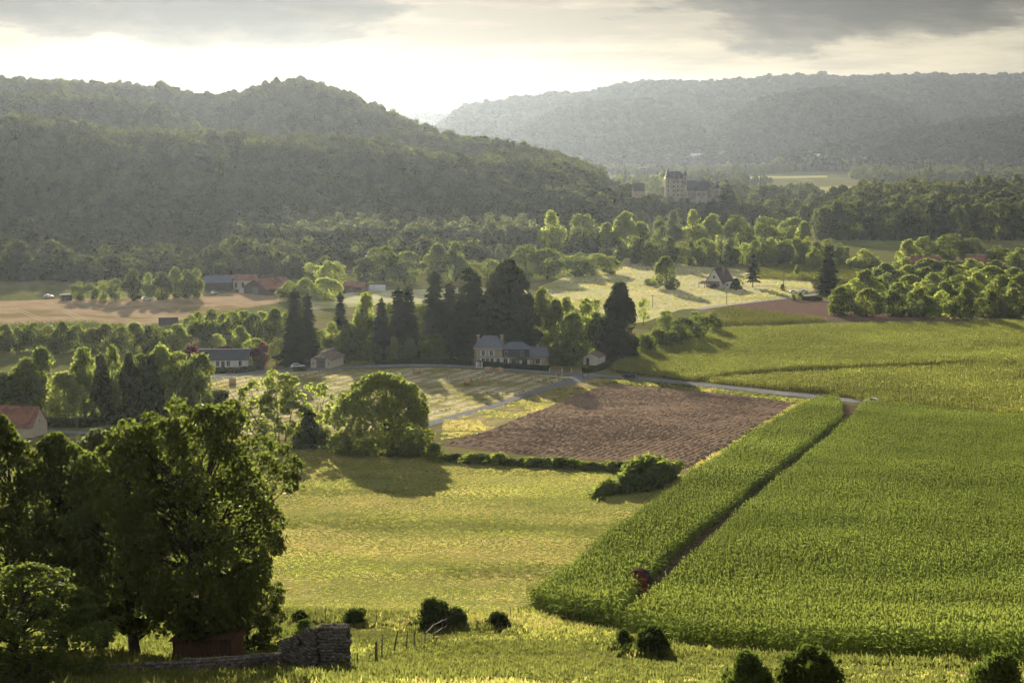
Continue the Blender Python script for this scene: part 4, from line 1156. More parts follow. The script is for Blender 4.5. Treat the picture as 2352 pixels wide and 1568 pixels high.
row('grove_tree', [('oval', 1770, 612, 548, 50, 'leaf_light'), ('round', 1806, 612, 552, 44), ('round', 1842, 612, 560, 40), ('walnut', 1870, 620, 568, 40, 'leaf_light'), ('round', 1930, 612, 560, 44), ('walnut', 1986, 622, 572, 72, 'leaf_light'), ('walnut', 2085, 606, 552, 62, 'leaf_light'),
                    ('round', 2126, 602, 545, 56), ('round', 2180, 600, 540, 90), ('round', 2230, 604, 548, 70), ('round', 2290, 612, 565, 60), ('round', 2340, 620, 570, 60), ('oval', 1830, 640, 608, 16, 'leaf_light')],
    '%s tree from the left around the red roofed farm', group='trees around the red roofed farm')
place_tree('lone_tree', 'walnut', 1530, 664, 590, 62, mat='leaf', label='lone round tree on a short trunk in the pale field')
place_tree('lone_pine', 'pine0', 1729, 660, 584, 40, label='small dark open pine right of the gabled house')
place_tree('tall_spruce', 'spruce', 1901, 676, 562, 64, label='tall dark spruce at the left end of the orchard')
row('yard_shrub', [('bush', 1492, 655, 640, 40), ('bush', 1690, 664, 640, 34, 'leaf_hedge'), ('bush', 1640, 660, 648, 22, 'leaf_hedge'), ('bush', 1797, 667, 652, 14), ('bush', 1822, 690, 676, 14), ('bush', 1838, 686, 672, 18)],
    '%s small dark shrub from the left in the gabled house grounds', 'shrub', 'shrubs by the gabled house')
orch = []
for r_, (b, t_, n_, x0, st) in enumerate(((724, 658, 9, 1936, 56), (700, 640, 9, 1955, 54), (680, 622, 9, 1985, 52), (660, 606, 8, 2030, 50), (640, 590, 7, 2075, 52))):
    for i in range(n_):
        orch.append(('walnut', x0 + i * st + (i * 17 + r_ * 11) % 13 - 6, b + (i * 7) % 6 + i * 0.6, t_ + (i * 13) % 9 + i * 0.6, 74, ('leaf', 'leaf_light', 'leaf')[(i + r_) % 3]))
orch = orch[:40]
row('walnut_tree', orch, '%s round crowned walnut tree from the left in the orchard', group='walnut orchard on the right')
row('wood_edge_tree', [(('column', 'oval', 'round')[i % 3], 1895 + i * 27, 551 + (i % 3), 474 - (i * 9) % 14, 46, 'leaf_near') for i in range(18)],
    '%s tall tree from the left along the dark wood edge', group='edge of the dark wood')
# trees round the castle
row('castle_tree', [('round', 1423, 452, 402, 22, 'leaf'), ('oval', 1446, 452, 405, 18, 'leaf'), ('round', 1505, 450, 408, 30, 'leaf'), ('round', 1480, 452, 420, 26, 'leaf_light'), ('round', 1520, 445, 394, 22, 'leaf_light'), ('bush', 1540, 466, 452, 22, 'leaf'), ('bush', 1568, 470, 455, 20, 'leaf')],
    '%s dark round tree from the left on the castle terrace', group='trees on the castle terrace')
place_tree('castle_cedar', 'cedar', 1672, 488, 424, 46, label='spreading dark cedar against the right flank of the castle')
# scrub along the meadow ditch and single bushes in the foreground
scrub = [('bush', 1004 + i * 16 + (i * 13) % 9, 1056 + i * 0.95 + (i * 7) % 4, 1040 + i * 0.95 - (i * 11) % 10 + (i * 5) % 4, 44 + (i * 17) % 22, ('leaf', 'leaf_walnut', 'leaf_hedge', 'leaf')[i % 4]) for i in range(29)]
row('scrub_bush', scrub, '%s low bush from the left along the meadow ditch', 'bush', 'scrub along the meadow ditch')
KIT['clump0'] = make_tree('clump0', 401, 'bush', 2.4, 0.0, 46, (0.10, 0.24), leaves=7500, lsize=0.085, elong=3.0, trunk=0, inner=0.05, lopside=0.3)
ta, tb = G(1405, 1142), G(1548, 1088)
o = place_tree('thicket', 'clump0', 1474, 1142, 1075, 186, mat='leaf', label='long low shaggy thicket beside the ploughed field corner', cat='bush', rz=math.atan2(tb.y - ta.y, tb.x - ta.x), loc=G(1478, 1116))
o.scale = ((tb - ta).length / 2.4, 9.0 / 2.4, 4.6)
KIT['nbush0'] = make_tree('nbush0', 402, 'bush', 1.5, 0.0, 22, (0.08, 0.30), leaves=4200, lsize=0.055, elong=3.0, trunk=0, lopside=0.4, inner=0.05)
KIT['nbush1'] = make_tree('nbush1', 403, 'bush', 1.9, 0.0, 24, (0.08, 0.28), leaves=4600, lsize=0.06, elong=3.0, trunk=0, lopside=0.45, inner=0.05)
for px, b, t_, w, lab in ((812, 1440, 1400, 80, 'squat dark bush on the meadow fence line'), (990, 1448, 1380, 100, 'tall dark bush where the rustic fence meets the ditch'), (1045, 1446, 1396, 80, 'dark bush at the right end of the rustic fence'),
                          (1140, 1448, 1408, 70, 'small dark bush left of the maize corner'), (690, 1432, 1402, 60, 'dark bush beside the big shaded trees on the fence line'), (1432, 1496, 1448, 54, 'small conical bush at the left of the dark pair below the maize'),
                          (1500, 1512, 1440, 112, 'large dark bush below the front edge of the maize'), (1712, 1600, 1502, 120, 'rough dark bush at the bottom edge below the maize'), (1860, 1610, 1490, 210, 'broad dark bush at the bottom edge right of the rough one'),
                          (2300, 1640, 1510, 170, 'dark bush in the bottom corner on the right')):
    place_tree('bush', 'nbush', px, b, t_, w, mat='leaf_hedge', label=lab, cat='bush')

wp = []
gw = np.random.default_rng(66)
for o in [o for o in COL.objects if o.name.split('.')[0] == 'bush']:
    rad = 0.5 * o.scale.x * 1.7
    n = int(60 + 50 * rad)
    a = gw.uniform(0, 6.28, n); q = rad * gw.uniform(0.55, 1.35, n)
    wp.append(np.stack([o.location.x + q * np.cos(a), o.location.y + q * np.sin(a)], 1))
wp = np.concatenate(wp); n = len(wp); hh = gw.uniform(0.6, 1.5, n)
scatter('weeds', np.column_stack([wp, H(wp[:, 0], wp[:, 1]) + 0.02]), TUFT, 6, np.stack([hh * 0.7, hh * 0.7, hh], 1), np.stack([gw.normal(size=n) * 0.1, gw.normal(size=n) * 0.1, gw.uniform(0, 6.28, n)], 1), np.where(gw.random(n) < 0.75, gw.integers(4, 6, n), gw.integers(0, 4, n)), 'tall weeds growing round the foreground bushes', 'weeds')

# hero trees of the middle ground
KIT['hero_walnut0'] = make_tree('hero_walnut0', 501, 'dome', 1.42, 0.03, 170, (0.05, 0.10), leaves=17000, lsize=0.028, limbs=26, trunk=0.022, leafmat='leaf', multi=3, inner=0.25, lopside=0.10, fill=0.05)
place_tree('meadow_walnut', 'hero_walnut0', 884, 1040, 856, 268, mat='leaf_walnut', label='big broad dense round tree at the top of the meadow', rz=0.4)
KIT['hero_locust0'] = make_tree('hero_locust0', 502, 'spread', 0.95, 0.10, 95, (0.035, 0.07), leaves=5200, lsize=0.028, elong=1.8, limbs=9, trunk=0.017, leafmat='leaf_light', multi=7, inner=0.1, fill=0.03, stems_spread=0.8, bark='bark_pale')
KIT['hero_locust1'] = make_tree('hero_locust1', 503, 'spread', 0.8, 0.15, 50, (0.035, 0.07), leaves=2300, lsize=0.03, elong=1.8, limbs=8, trunk=0.016, leafmat='leaf_light', multi=4, inner=0.1, fill=0.03, stems_spread=0.7, bark='bark_pale')
place_tree('locust_tree', 'hero_locust0', 640, 1016, 848, 185, mat='leaf_light', label='airy many stemmed tree with see through crown beside the round one', rz=1.0)
place_tree('locust_tree', 'hero_locust1', 728, 1022, 872, 100, mat='leaf_light', label='thinner airy tree wedged between the see through tree and the round one', rz=2.0)
place_tree('ivy_stump', 'column', 714, 1028, 938, 40, mat='leaf_hedge', label='ivy covered broken trunk among the airy stems')
row('undergrowth_bush', [('bush', 600, 1026, 985, 50, 'leaf_light'), ('bush', 690, 1030, 992, 60, 'leaf'), ('bush', 745, 1030, 985, 50, 'leaf'), ('bush', 800, 1042, 1000, 70, 'leaf'), ('bush', 950, 1046, 1000, 80, 'leaf'), ('bush', 1000, 1046, 1018, 50, 'leaf')],
    '%s low bush from the left under the meadow trees', 'bush', 'undergrowth beneath the meadow trees')

# the big shaded trees in the near left corner
def near(name, seed, env, asp, leaves, lsize, puffs, multi=1, **kw):
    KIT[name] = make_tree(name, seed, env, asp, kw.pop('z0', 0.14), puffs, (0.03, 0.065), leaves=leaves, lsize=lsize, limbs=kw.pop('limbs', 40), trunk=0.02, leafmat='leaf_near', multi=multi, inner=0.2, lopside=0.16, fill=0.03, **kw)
near('near_oak0', 601, 'round', 0.82, 30000, 0.0135, 300, multi=3, limbs=24)
near('near_oak1', 602, 'oval', 0.62, 20000, 0.0140, 210, multi=2, limbs=26)
near('near_oak2', 603, 'oval', 0.58, 15000, 0.0145, 170, multi=1)
near('near_oak3', 604, 'dome', 0.95, 18000, 0.017, 180, multi=2, z0=0.02)
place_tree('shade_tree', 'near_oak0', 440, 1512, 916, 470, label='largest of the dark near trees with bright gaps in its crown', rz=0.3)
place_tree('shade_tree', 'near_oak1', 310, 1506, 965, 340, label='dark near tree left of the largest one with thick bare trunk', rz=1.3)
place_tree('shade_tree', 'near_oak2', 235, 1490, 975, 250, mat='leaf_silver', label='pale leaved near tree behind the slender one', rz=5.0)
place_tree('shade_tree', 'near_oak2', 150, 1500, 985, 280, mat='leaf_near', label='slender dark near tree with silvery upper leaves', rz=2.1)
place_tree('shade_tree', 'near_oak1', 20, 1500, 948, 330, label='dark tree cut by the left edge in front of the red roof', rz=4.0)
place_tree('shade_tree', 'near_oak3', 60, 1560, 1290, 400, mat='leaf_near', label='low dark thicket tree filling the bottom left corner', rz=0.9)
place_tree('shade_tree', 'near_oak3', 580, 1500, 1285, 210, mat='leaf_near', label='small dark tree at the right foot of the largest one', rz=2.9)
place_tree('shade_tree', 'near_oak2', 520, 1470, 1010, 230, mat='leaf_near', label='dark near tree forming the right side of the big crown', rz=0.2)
# ---------------------------------------------------------------- building materials
M['stone_wall'] = surf('stone_wall', (0.44, 0.37, 0.26), (0.36, 0.30, 0.21), 2.2, 0.9, c3=(0.30, 0.25, 0.18), scale3=0.6, local=True, bump=0.03, bscale=6)
M['cream'] = surf('cream', (0.58, 0.50, 0.38), (0.50, 0.43, 0.32), 0.8, 0.9, local=True)
M['white_wall'] = surf('white_wall', (0.74, 0.71, 0.64), (0.64, 0.61, 0.55), 0.7, 0.9, local=True)
M['slate'] = surf('slate', (0.105, 0.115, 0.14), (0.16, 0.17, 0.20), 3.0, 0.6, spec=0.3, local=True, bump=0.02, bscale=10)
M['slate_dark'] = surf('slate_dark', (0.055, 0.058, 0.068), (0.085, 0.088, 0.10), 3.0, 0.7, spec=0.2, local=True)
M['tile_red'] = surf('tile_red', (0.24, 0.11, 0.075), (0.31, 0.16, 0.11), 2.0, 0.85, c3=(0.16, 0.09, 0.07), scale3=0.4, local=True, bump=0.03, bscale=8)
M['tile_brown'] = surf('tile_brown', (0.14, 0.10, 0.08), (0.20, 0.15, 0.12), 2.5, 0.85, c3=(0.24, 0.19, 0.14), scale3=0.8, local=True, bump=0.03, bscale=8)
M['tile_dark'] = surf('tile_dark', (0.075, 0.06, 0.055), (0.11, 0.09, 0.08), 2.0, 0.85, local=True, bump=0.03, bscale=8)
M['ridge'] = surf('ridge', (0.55, 0.53, 0.48), (0.42, 0.40, 0.36), 2.0, 0.7, local=True)
M['timber'] = surf('timber', (0.075, 0.055, 0.042), (0.12, 0.09, 0.07), 2.0, 0.85, local=True)
M['grey_door'] = surf('grey_door', (0.15, 0.145, 0.14), (0.19, 0.185, 0.18), 2.0, 0.7, local=True)
M['shutter'] = surf('shutter', (0.55, 0.58, 0.60), (0.48, 0.51, 0.53), 2.0, 0.7, local=True)
M['window_white'] = surf('window_white', (0.78, 0.78, 0.76), (0.70, 0.70, 0.68), 2.0, 0.5, local=True)
M['glass'] = surf('glass', (0.02, 0.022, 0.026), (0.03, 0.033, 0.04), 1.0, 0.12, spec=0.5, local=True)
M['brick'] = surf('brick', (0.30, 0.17, 0.12), (0.36, 0.22, 0.16), 3.0, 0.9, local=True)
M['sheet_white'] = surf('sheet_white', (0.62, 0.62, 0.60), (0.5, 0.5, 0.48), 0.8, 0.6, local=True)
M['castle_stone'] = surf('castle_stone', (0.50, 0.43, 0.33), (0.42, 0.36, 0.28), 0.5, 0.9, c3=(0.34, 0.30, 0.24), scale3=0.15, local=True)
M['rust'] = surf('rust', (0.085, 0.045, 0.028), (0.12, 0.062, 0.038), 1.5, 0.85, local=True, c3=(0.08, 0.045, 0.032), scale3=0.8)
M['stone'] = surf('stone', (0.10, 0.088, 0.075), (0.165, 0.145, 0.125), 3.0, 0.95, local=True, var=0.35, bump=0.03, bscale=9)  # colour darkened to carry the shadow the wall stands in
M['mortar'] = surf('mortar', (0.06, 0.052, 0.045), (0.09, 0.08, 0.068), 4.0, 0.95, local=True)
M['post_wood'] = surf('post_wood', (0.10, 0.075, 0.055), (0.16, 0.125, 0.095), 4.0, 0.9, local=True)
M['rail_wood'] = surf('rail_wood', (0.26, 0.23, 0.19), (0.34, 0.30, 0.25), 4.0, 0.9, local=True)
M['wire'] = surf('wire', (0.30, 0.30, 0.29), (0.36, 0.36, 0.35), 2.0, 0.6, local=True)
M['hay'] = surf('hay', (0.36, 0.26, 0.14), (0.48, 0.36, 0.21), 5.0, 0.95, local=True, bump=0.06, bscale=18)
M['hay_end'] = surf('hay_end', (0.28, 0.19, 0.105), (0.40, 0.29, 0.165), 7.0, 0.95, local=True, bump=0.06, bscale=24)
M['car_dark'] = surf('car_dark', (0.012, 0.014, 0.018), (0.02, 0.022, 0.028), 1.0, 0.25, spec=0.6, local=True)
M['car_white'] = surf('car_white', (0.75, 0.75, 0.74), (0.7, 0.7, 0.69), 1.0, 0.3, spec=0.5, local=True)
M['tyre'] = surf('tyre', (0.015, 0.015, 0.015), (0.025, 0.025, 0.025), 5.0, 0.9, local=True)
M['metal'] = surf('metal', (0.45, 0.45, 0.46), (0.36, 0.36, 0.37), 3.0, 0.4, metal=0.8, spec=0.5, local=True)
M['lamp_glass'] = surf('lamp_glass', (0.7, 0.7, 0.68), (0.6, 0.6, 0.58), 3.0, 0.15, spec=0.5, local=True)
M['lamp_red'] = surf('lamp_red', (0.45, 0.02, 0.02), (0.35, 0.02, 0.02), 3.0, 0.2, spec=0.5, local=True)
M['red_paint'] = surf('red_paint', (0.20, 0.035, 0.028), (0.11, 0.025, 0.02), 3.0, 0.9, spec=0.0, local=True)
M['hose'] = surf('hose', (0.035, 0.035, 0.04), (0.06, 0.06, 0.065), 3.0, 0.9, spec=0.0, local=True)

def B(name, x0, x1, y0, y1, z0, z1, m, parent):
    return MB().box(x0, x1, y0, y1, z0, z1).build(name, M[m], parent)

def window(parent, x, y, z, w, h, face='-y', frame='window_white', shutters=None, name='window'):
    """frame part with a dark pane as its sub-part; (x, y, z) is the middle of the sill on the wall face"""
    t = 0.07
    def bx(a0, a1, d0, d1, z0, z1):
        if face == '-y': return (a0, a1, y - d1, y - d0, z0, z1)
        if face == '+x': return (y + d0 - y + x, x + d1, a0, a1, z0, z1)
        return (a0, a1, y + d0, y + d1, z0, z1)
    c = x if face != '+x' else y
    fr = MB()
    for a0, a1, z0, z1 in ((c - w / 2, c - w / 2 + t, z, z + h), (c + w / 2 - t, c + w / 2, z, z + h), (c - w / 2 + t, c + w / 2 - t, z, z + t), (c - w / 2 + t, c + w / 2 - t, z + h - t, z + h), (c - t / 2, c + t / 2, z + t, z + h - t)):
        fr.box(*bx(a0, a1, 0.003, 0.06, z0, z1))
    f = fr.build(name, M[frame], parent)
    MB().box(*bx(c - w / 2 + t, c + w / 2 - t, 0.003, 0.03, z + t, z + h - t)).build('pane', M['glass'], f)
    if shutters:
        for sg in (-1, 1):
            a = c + sg * (w / 2 + w * 0.26)
            MB().box(*bx(a - w * 0.24, a + w * 0.24, 0.003, 0.05, z, z + h)).build('shutter', M[shutters], parent)
    return f

def door(parent, x, y, w, h, m='grey_door', name='door'):
    d = B(name, x - w / 2, x + w / 2, y - 0.06, y - 0.003, 0, h, m, parent)
    B('handle', x + w * 0.32, x + w * 0.32 + 0.1, y - 0.10, y - 0.06, h * 0.45, h * 0.5, 'metal', d)
    return d

def gable_part(parent, x0, x1, y0, y1, eave, ridge, axis, wall, roof, over=0.35, low=-1.2, name='wall', chim=None, cap=None):
    """walls with gables, and a roof of two slabs; axis = direction of the ridge"""
    if axis == 'x':
        c = (y0 + y1) / 2
        prof = [(y0, low), (y1, low), (y1, eave), (c, ridge), (y0, eave)]
        a0, a1, u0, u1 = x0, x1, y0, y1
    else:
        c = (x0 + x1) / 2
        prof = [(x0, low), (x1, low), (x1, eave), (c, ridge), (x0, eave)]
        a0, a1, u0, u1 = y0, y1, x0, x1
    w = MB().prism(prof, a0, a1, axis).build(name, M[wall], parent)
    k = (ridge - eave) / (c - u0); th = 0.16
    rb = MB()
    for s_, e in ((-1, u0), (1, u1)):
        ue = e + s_ * over; ze = eave - k * over
        rb.prism([(ue, ze + 0.02), (c, ridge + 0.02), (c, ridge + 0.02 + th), (ue, ze + 0.02 + th)], a0 - over, a1 + over, axis)
    r = rb.build('roof', M[roof], parent)
    if cap:
        if axis == 'x': B('ridge_cap', a0 - over, a1 + over, c - 0.16, c + 0.16, ridge + 0.1, ridge + th + 0.12, cap, r)
        else: B('ridge_cap', c - 0.16, c + 0.16, a0 - over, a1 + over, ridge + 0.1, ridge + th + 0.12, cap, r)
    if chim:
        for (cx_, cy_, cw, cz) in chim:
            ch = B('chimney', cx_ - cw / 2, cx_ + cw / 2, cy_ - cw * 0.4, cy_ + cw * 0.4, eave, cz, 'stone_wall', r)
    return w, r

def hip_roof(parent, x0, x1, y0, y1, z0, z1, inset, roof, over=0.35, ridge_y=None, name='roof'):
    c = (y0 + y1) / 2
    return MB().frustum((x0 - over, x1 + over, y0 - over, y1 + over), (x0 + inset, x1 - inset, c - 0.12, c + 0.12), z0, z1).build(name, M[roof], parent)

def house(name, px, py, rz, label, cat='house', group=None, up=0.0):
    p = G(px, py)
    r = empty(name, p + Vector((0, 0, up)), rz)
    tag(r, label, cat, group)
    return r

# ---- manor by the road
h = house('manor_house', 1174, 836, R(-3), 'stone manor house with slate roofs and chimneys behind the roadside hedge')
B('wall', -11.2, -2.5, -4, 4, -1, 5.6, 'stone_wall', h)
rf = MB().frustum((-11.6, -2.1, -4.4, 4.4), (-8.6, -4.6, -0.3, 0.3), 5.6, 8.9).build('roof', M['slate'], h)
for cx_, nm in ((-10.2, 0), (-2.9, 1)):
    c_ = B('chimney', cx_ - 0.45, cx_ + 0.45, -0.35, 0.35, 6.0, 9.0, 'stone_wall', rf)
    B('chimney_cap', cx_ - 0.55, cx_ + 0.55, -0.45, 0.45, 9.003, 9.15, 'ridge', rf)
B('cornice', -11.45, -2.25, -4.25, -4.003, 5.3, 5.58, 'ridge', h)
for i in range(9):
    B('quoin', -11.23, -10.8 + 0.15 * (i % 2), -4.03, -4.003, 0.25 + i * 0.6, 0.6 + i * 0.6, 'tile_brown', h)
for x_ in (-8.4, -5.9):
    window(h, x_, -4, 3.1, 1.0, 1.7, shutters='shutter')
for x_ in (-8.4, -5.7, -3.8):
    window(h, x_, -4, 0.5, 1.1, 1.9, shutters='shutter')
door(h, -7.1, -4, 1.0, 2.2, 'timber')
B('wall', -2.497, 5.9, -3.6, 3.4, -1, 2.75, 'stone_wall', h)
MB().frustum((-2.495, 5.95, -3.75, 3.55), (-2.495, 5.6, -3.35, 3.15), 2.753, 5.15).build('mansard', M['slate_dark'], h)
MB().frustum((-2.49, 6.1, -3.9, 3.7), (-0.6, 3.4, -0.15, 0.15), 5.153, 7.0).build('roof', M['slate'], h)
for x_ in (-1.3, 3.6):
    dm = MB().prism([(x_ - 0.65, 3.0), (x_ + 0.65, 3.0), (x_ + 0.65, 4.75), (x_, 5.1), (x_ - 0.65, 4.75)], -3.95, -2.6).build('dormer', M['slate_dark'], h)
    window(dm, x_, -3.95, 3.1, 1.0, 1.55)
for x_, w_ in ((-1.6, 1.3), (1.0, 1.2), (4.4, 1.6)):
    window(h, x_, -3.6, 0.4, w_, 1.9, shutters='window_white' if w_ != 1.2 else None)
gable_part(h, 5.953, 11.5, -3.2, 3.2, 2.9, 5.3, 'x', 'stone_wall', 'slate', 0.3, chim=[(8.2, 1.2, 0.6, 6.1)])
window(h, 8.4, -3.2, 0.6, 1.4, 1.6)
for k_ in range(5):
    B('pergola_post', 0.2 + k_ * 2.3, 0.36 + k_ * 2.3, -5.9, -5.74, -0.8, 2.4, 'window_white' if k_ == 4 else 'timber', h)
B('pergola_beam', 0.0, 9.7, -5.92, -5.72, 2.403, 2.55, 'timber', h)
v_ = obj('creeper', KIT['bush1'][1], h); v_.location = (4.0, -5.2, 2.2); v_.scale = (4.2, 0.9, 0.9)
v_ = obj('creeper', KIT['bush2'][1], h); v_.location = (-6.9, -4.2, -0.2); v_.scale = (0.6, 0.35, 2.4)
# ---- cream garage house
h = house('garage_house', 737, 846, R(-14), 'cream gabled house with a large grey garage door beside the road')
gable_part(h, -3.3, 3.3, 0, 11, 2.7, 4.7, 'y', 'cream', 'tile_brown', 0.4, cap='ridge')
gd = B('garage_door', -1.4, 1.4, -0.05, -0.003, 0, 2.6, 'grey_door', h)
for k_ in range(4):
    B('door_panel', -1.35, 1.35, -0.08, -0.053, 0.1 + k_ * 0.62, 0.64 + k_ * 0.62, 'grey_door', gd)
MB().prism([(-0.8, 2.9), (-0.003, 3.15), (-0.003, 3.3), (-0.85, 3.0)], -1.9, 1.9, 'x').build('door_canopy', M['tile_brown'], h)
window(h, -2.4, 0, 0.9, 0.6, 1.0); window(h, 2.5, 0, 0.9, 0.6, 1.1); window(h, 0, 0, 3.4, 0.7, 0.7)
# ---- small white shed
h = house('white_shed', 1365, 836, R(-28), 'small white shed with a brown tiled roof at the foot of the dark cypress', 'shed')
gable_part(h, -2.6, 2.6, -2.4, 2.4, 2.6, 3.7, 'y', 'white_wall', 'tile_brown', 0.35)
door(h, -1.1, -2.4, 1.0, 2.1, 'timber')
for k_ in range(3):
    B('wall_board', 2.603, 2.65, -1.9 + k_ * 1.4, -1.75 + k_ * 1.4, 0, 2.5, 'ridge', h)
window(h, 2.6, 0.6, 0.9, 0.5, 1.1, face='+x')
# ---- long low house
h = house('long_house', 520, 845, R(5), 'long low white house with a dark slate roof behind a clipped hedge')
gable_part(h, -8, 6.6, 0, 7, 2.7, 5.2, 'x', 'white_wall', 'slate_dark', 0.4, cap='ridge')
for x_, w_ in ((-5.6, 1.0), (-2.6, 1.0), (0.6, 1.1), (4.2, 1.0)):
    window(h, x_, 0, 0.5, w_, 1.7, shutters='window_white')
door(h, -1.0, 0, 1.0, 2.1, 'timber')
# ---- red roofed house at the left edge
h = house('red_roof_house', 38, 1000, R(-10), 'red tiled house with a pale gable end half hidden by the left edge trees')
gable_part(h, -12, 5.2, -3.4, 3.8, 2.6, 6.2, 'x', 'cream', 'tile_red', 0.3)
window(h, -2, -3.4, 0.8, 1.0, 1.2, shutters='timber'); window(h, -6, -3.4, 0.8, 1.0, 1.2, shutters='timber'); window(h, 5.2, 0.2, 2.9, 0.8, 1.0, face='+x')
# ---- farm barns
h = house('barn', 590, 676, R(-38), 'big farm barn with a broad reddish roof and dark timber gable', 'barn')
gable_part(h, -7.5, 7.5, -1, 17, 3.0, 6.8, 'y', 'timber', 'tile_red', 0.6)
B('barn_door', -2.2, 2.2, -1.06, -1.003, 0, 3.4, 'grey_door', h)
lt = MB().prism([(-11.5, 0.0), (-7.9, 0.0), (-7.9, 2.6), (-11.5, 1.5)], 0, 9).build('lean_to', M['sheet_white'], h)
h = house('barn', 500, 668, R(2), 'grey roofed open barn at the end of the farm tree row', 'barn')
gable_part(h, -6, 6, 0, 9, 4.0, 6.6, 'x', 'timber', 'slate', 0.5)
for k_ in range(3):
    B('bay_shade', -4.6 + k_ * 3.4, -2.2 + k_ * 3.4, -0.06, -0.003, 0, 3.2, 'tile_dark', h)  # dark panels on the wall stand in for shade inside open bays
h = house('farmhouse', 548, 664, R(0), 'white walled farmhouse with red roof between the two barns', 'farmhouse')
gable_part(h, -6.5, 8, 0, 8, 4.2, 6.4, 'x', 'white_wall', 'tile_red', 0.4)
for x_ in (-4.5, -1.2, 2.0):
    window(h, x_, 0, 0.6, 1.1, 2.6)
h = house('field_shelter', 152, 690, R(4), 'small white roofed shelter on posts at the stubble edge', 'shelter')
MB().prism([(-2.6, 2.4), (2.6, 2.7), (2.6, 2.95), (-2.6, 2.65)], -1.8, 1.8).build('roof', M['sheet_white'], h)
for sx in (-2.3, -0.8, 0.8, 2.2):
    B('post', sx - 0.1, sx + 0.1, -1.6, -1.4, -0.3, 2.42, 'timber', h)
B('back_wall', -2.4, 2.4, 1.4, 1.5, -0.3, 2.3, 'grey_door', h)
h = house('stone_hut', 388, 760, R(8), 'small stone hut with a dark roof poking above the tree belt', 'hut')
gable_part(h, -3.4, 3.0, 0, 4, 2.6, 4.6, 'x', 'stone_wall', 'tile_dark', 0.3)
h = house('low_barn', 812, 672, R(-12), 'low barn with a faded red roof in the hazy strip', 'barn')
gable_part(h, -5, 5, 0, 7, 2.6, 4.6, 'x', 'tile_brown', 'tile_red', 0.4)
h = house('greenhouse', 858, 668, R(4), 'long pale greenhouse tunnel next to the low barn', 'greenhouse')
MB().prism([(3.0 * math.cos(a), 2.8 * math.sin(a)) for a in np.linspace(0, math.pi, 13)], -5.5, 5.5, 'x').build('tunnel', M['sheet_white'], h)
B('end_door', 5.503, 5.55, -0.7, 0.7, 0, 1.9, 'grey_door', h)
# ---- steep gabled house
h = house('gabled_house', 1642, 660, R(-32), 'steep roofed house with a white triangular gable and lean-to porch', up=0.0)
gable_part(h, -4.2, 4.2, -1, 11.5, 2.6, 8.9, 'y', 'white_wall', 'tile_dark', 0.5)
window(h, 0, -1, 4.2, 1.1, 1.5); window(h, 2.4, -1, 0.6, 1.0, 1.3); door(h, 0.2, -1, 1.0, 2.1, 'timber')
MB().prism([(-5.0, 1.9), (-1.05, 2.7), (-1.05, 2.9), (-5.1, 2.05)], -6.2, 3.0, 'x').build('porch_roof', M['tile_brown'], h)
for sx in (-6.0, -3.0, 0.0, 2.8):
    B('porch_post', sx - 0.09, sx + 0.09, -4.9, -4.72, -0.5, 1.93, 'timber', h)
B('chimney', 1.5, 2.2, 5, 5.6, 5.6, 9.2, 'brick', h)
B('extension', 4.203, 7.2, 1.5, 7.5, -0.8, 2.4, 'white_wall', h)
window(h, 5.7, 1.5, 0.8, 1.2, 1.1)
# ---- red farm in the trees on the right
h = house('red_farm', 2118, 622, R(-4), 'long low farm with a red tiled roof deep in the orchard trees', 'farm')
gable_part(h, -9, 10, 0, 8, 4.5, 7.4, 'x', 'brick', 'tile_red', 0.5, chim=[(-8, 4, 0.8, 8.6)])
door(h, 1, 0, 2.2, 2.8, 'cream')
h = house('red_barn', 2240, 622, R(-20), 'small red tiled barn with a pale gable edge beside the long red farm', 'barn')
gable_part(h, -5, 5, 0, 7, 5.0, 8.2, 'x', 'brick', 'tile_red', 0.4, cap='ridge')
door(h, 0, 0, 2.0, 2.6, 'timber')

# ---- castle on its rock
cp = at(1580, 455, 1328)
cz = cp.z
h = empty('castle', cp); tag(h, 'ruined looking stone castle with steep roofs and turrets on the wooded rock', 'castle')
def tower(x, y, r, z0, z1, zt, n=12):
    t_ = MB().cyl((x, y), r, r, z0, z1, n).build('tower', M['castle_stone'], h)
    MB().cyl((x, y), r * 1.18, 0.05, z1 + 0.003, zt, n).build('tower_roof', M['slate_dark'], t_)
    for k in range(2):
        B('slit_window', x - 0.3, x + 0.3, y - r - 0.06, y - r + 0.3, z1 - 3.0 - 4 * k, z1 - 1.4 - 4 * k, 'glass', t_)
    return t_
B('keep_wall', -18.4, -2.5, -6, 6, -8, 15.8, 'castle_stone', h)
MB().frustum((-18.9, -2.0, -6.5, 6.5), (-14.5, -6.5, -0.4, 0.4), 15.803, 21.6).build('keep_roof', M['slate_dark'], h)
B('parapet', -18.8, -2.1, -6.4, -6.003, 14.6, 15.79, 'castle_stone', h)
B('keep_tower', -18.8, -14.6, -7.4, -3.0, -8, 16.6, 'castle_stone', h)
MB().frustum((-19.1, -14.3, -7.7, -2.7), (-17.2, -16.2, -5.4, -5.0), 16.603, 23.6).build('keep_tower_roof', M['slate_dark'], h)
tower(-3.0, -5.6, 1.6, 6, 18.0, 23.2)
for r_ in range(4):
    for c_ in (-12.2, -8.8, -5.6):
        window(h, c_, -6, 1.6 + r_ * 3.5, 1.1, 1.9)
    window(h, -16.7, -7.4, 1.8 + r_ * 3.5, 0.9, 1.7)
for c_ in (-12.0, -8.0):
    MB().prism([(c_ - 0.8, 15.9), (c_ + 0.8, 15.9), (c_ + 0.8, 17.6), (c_, 18.8), (c_ - 0.8, 17.6)], -6.2, -3.5).build('dormer', M['castle_stone'], h)
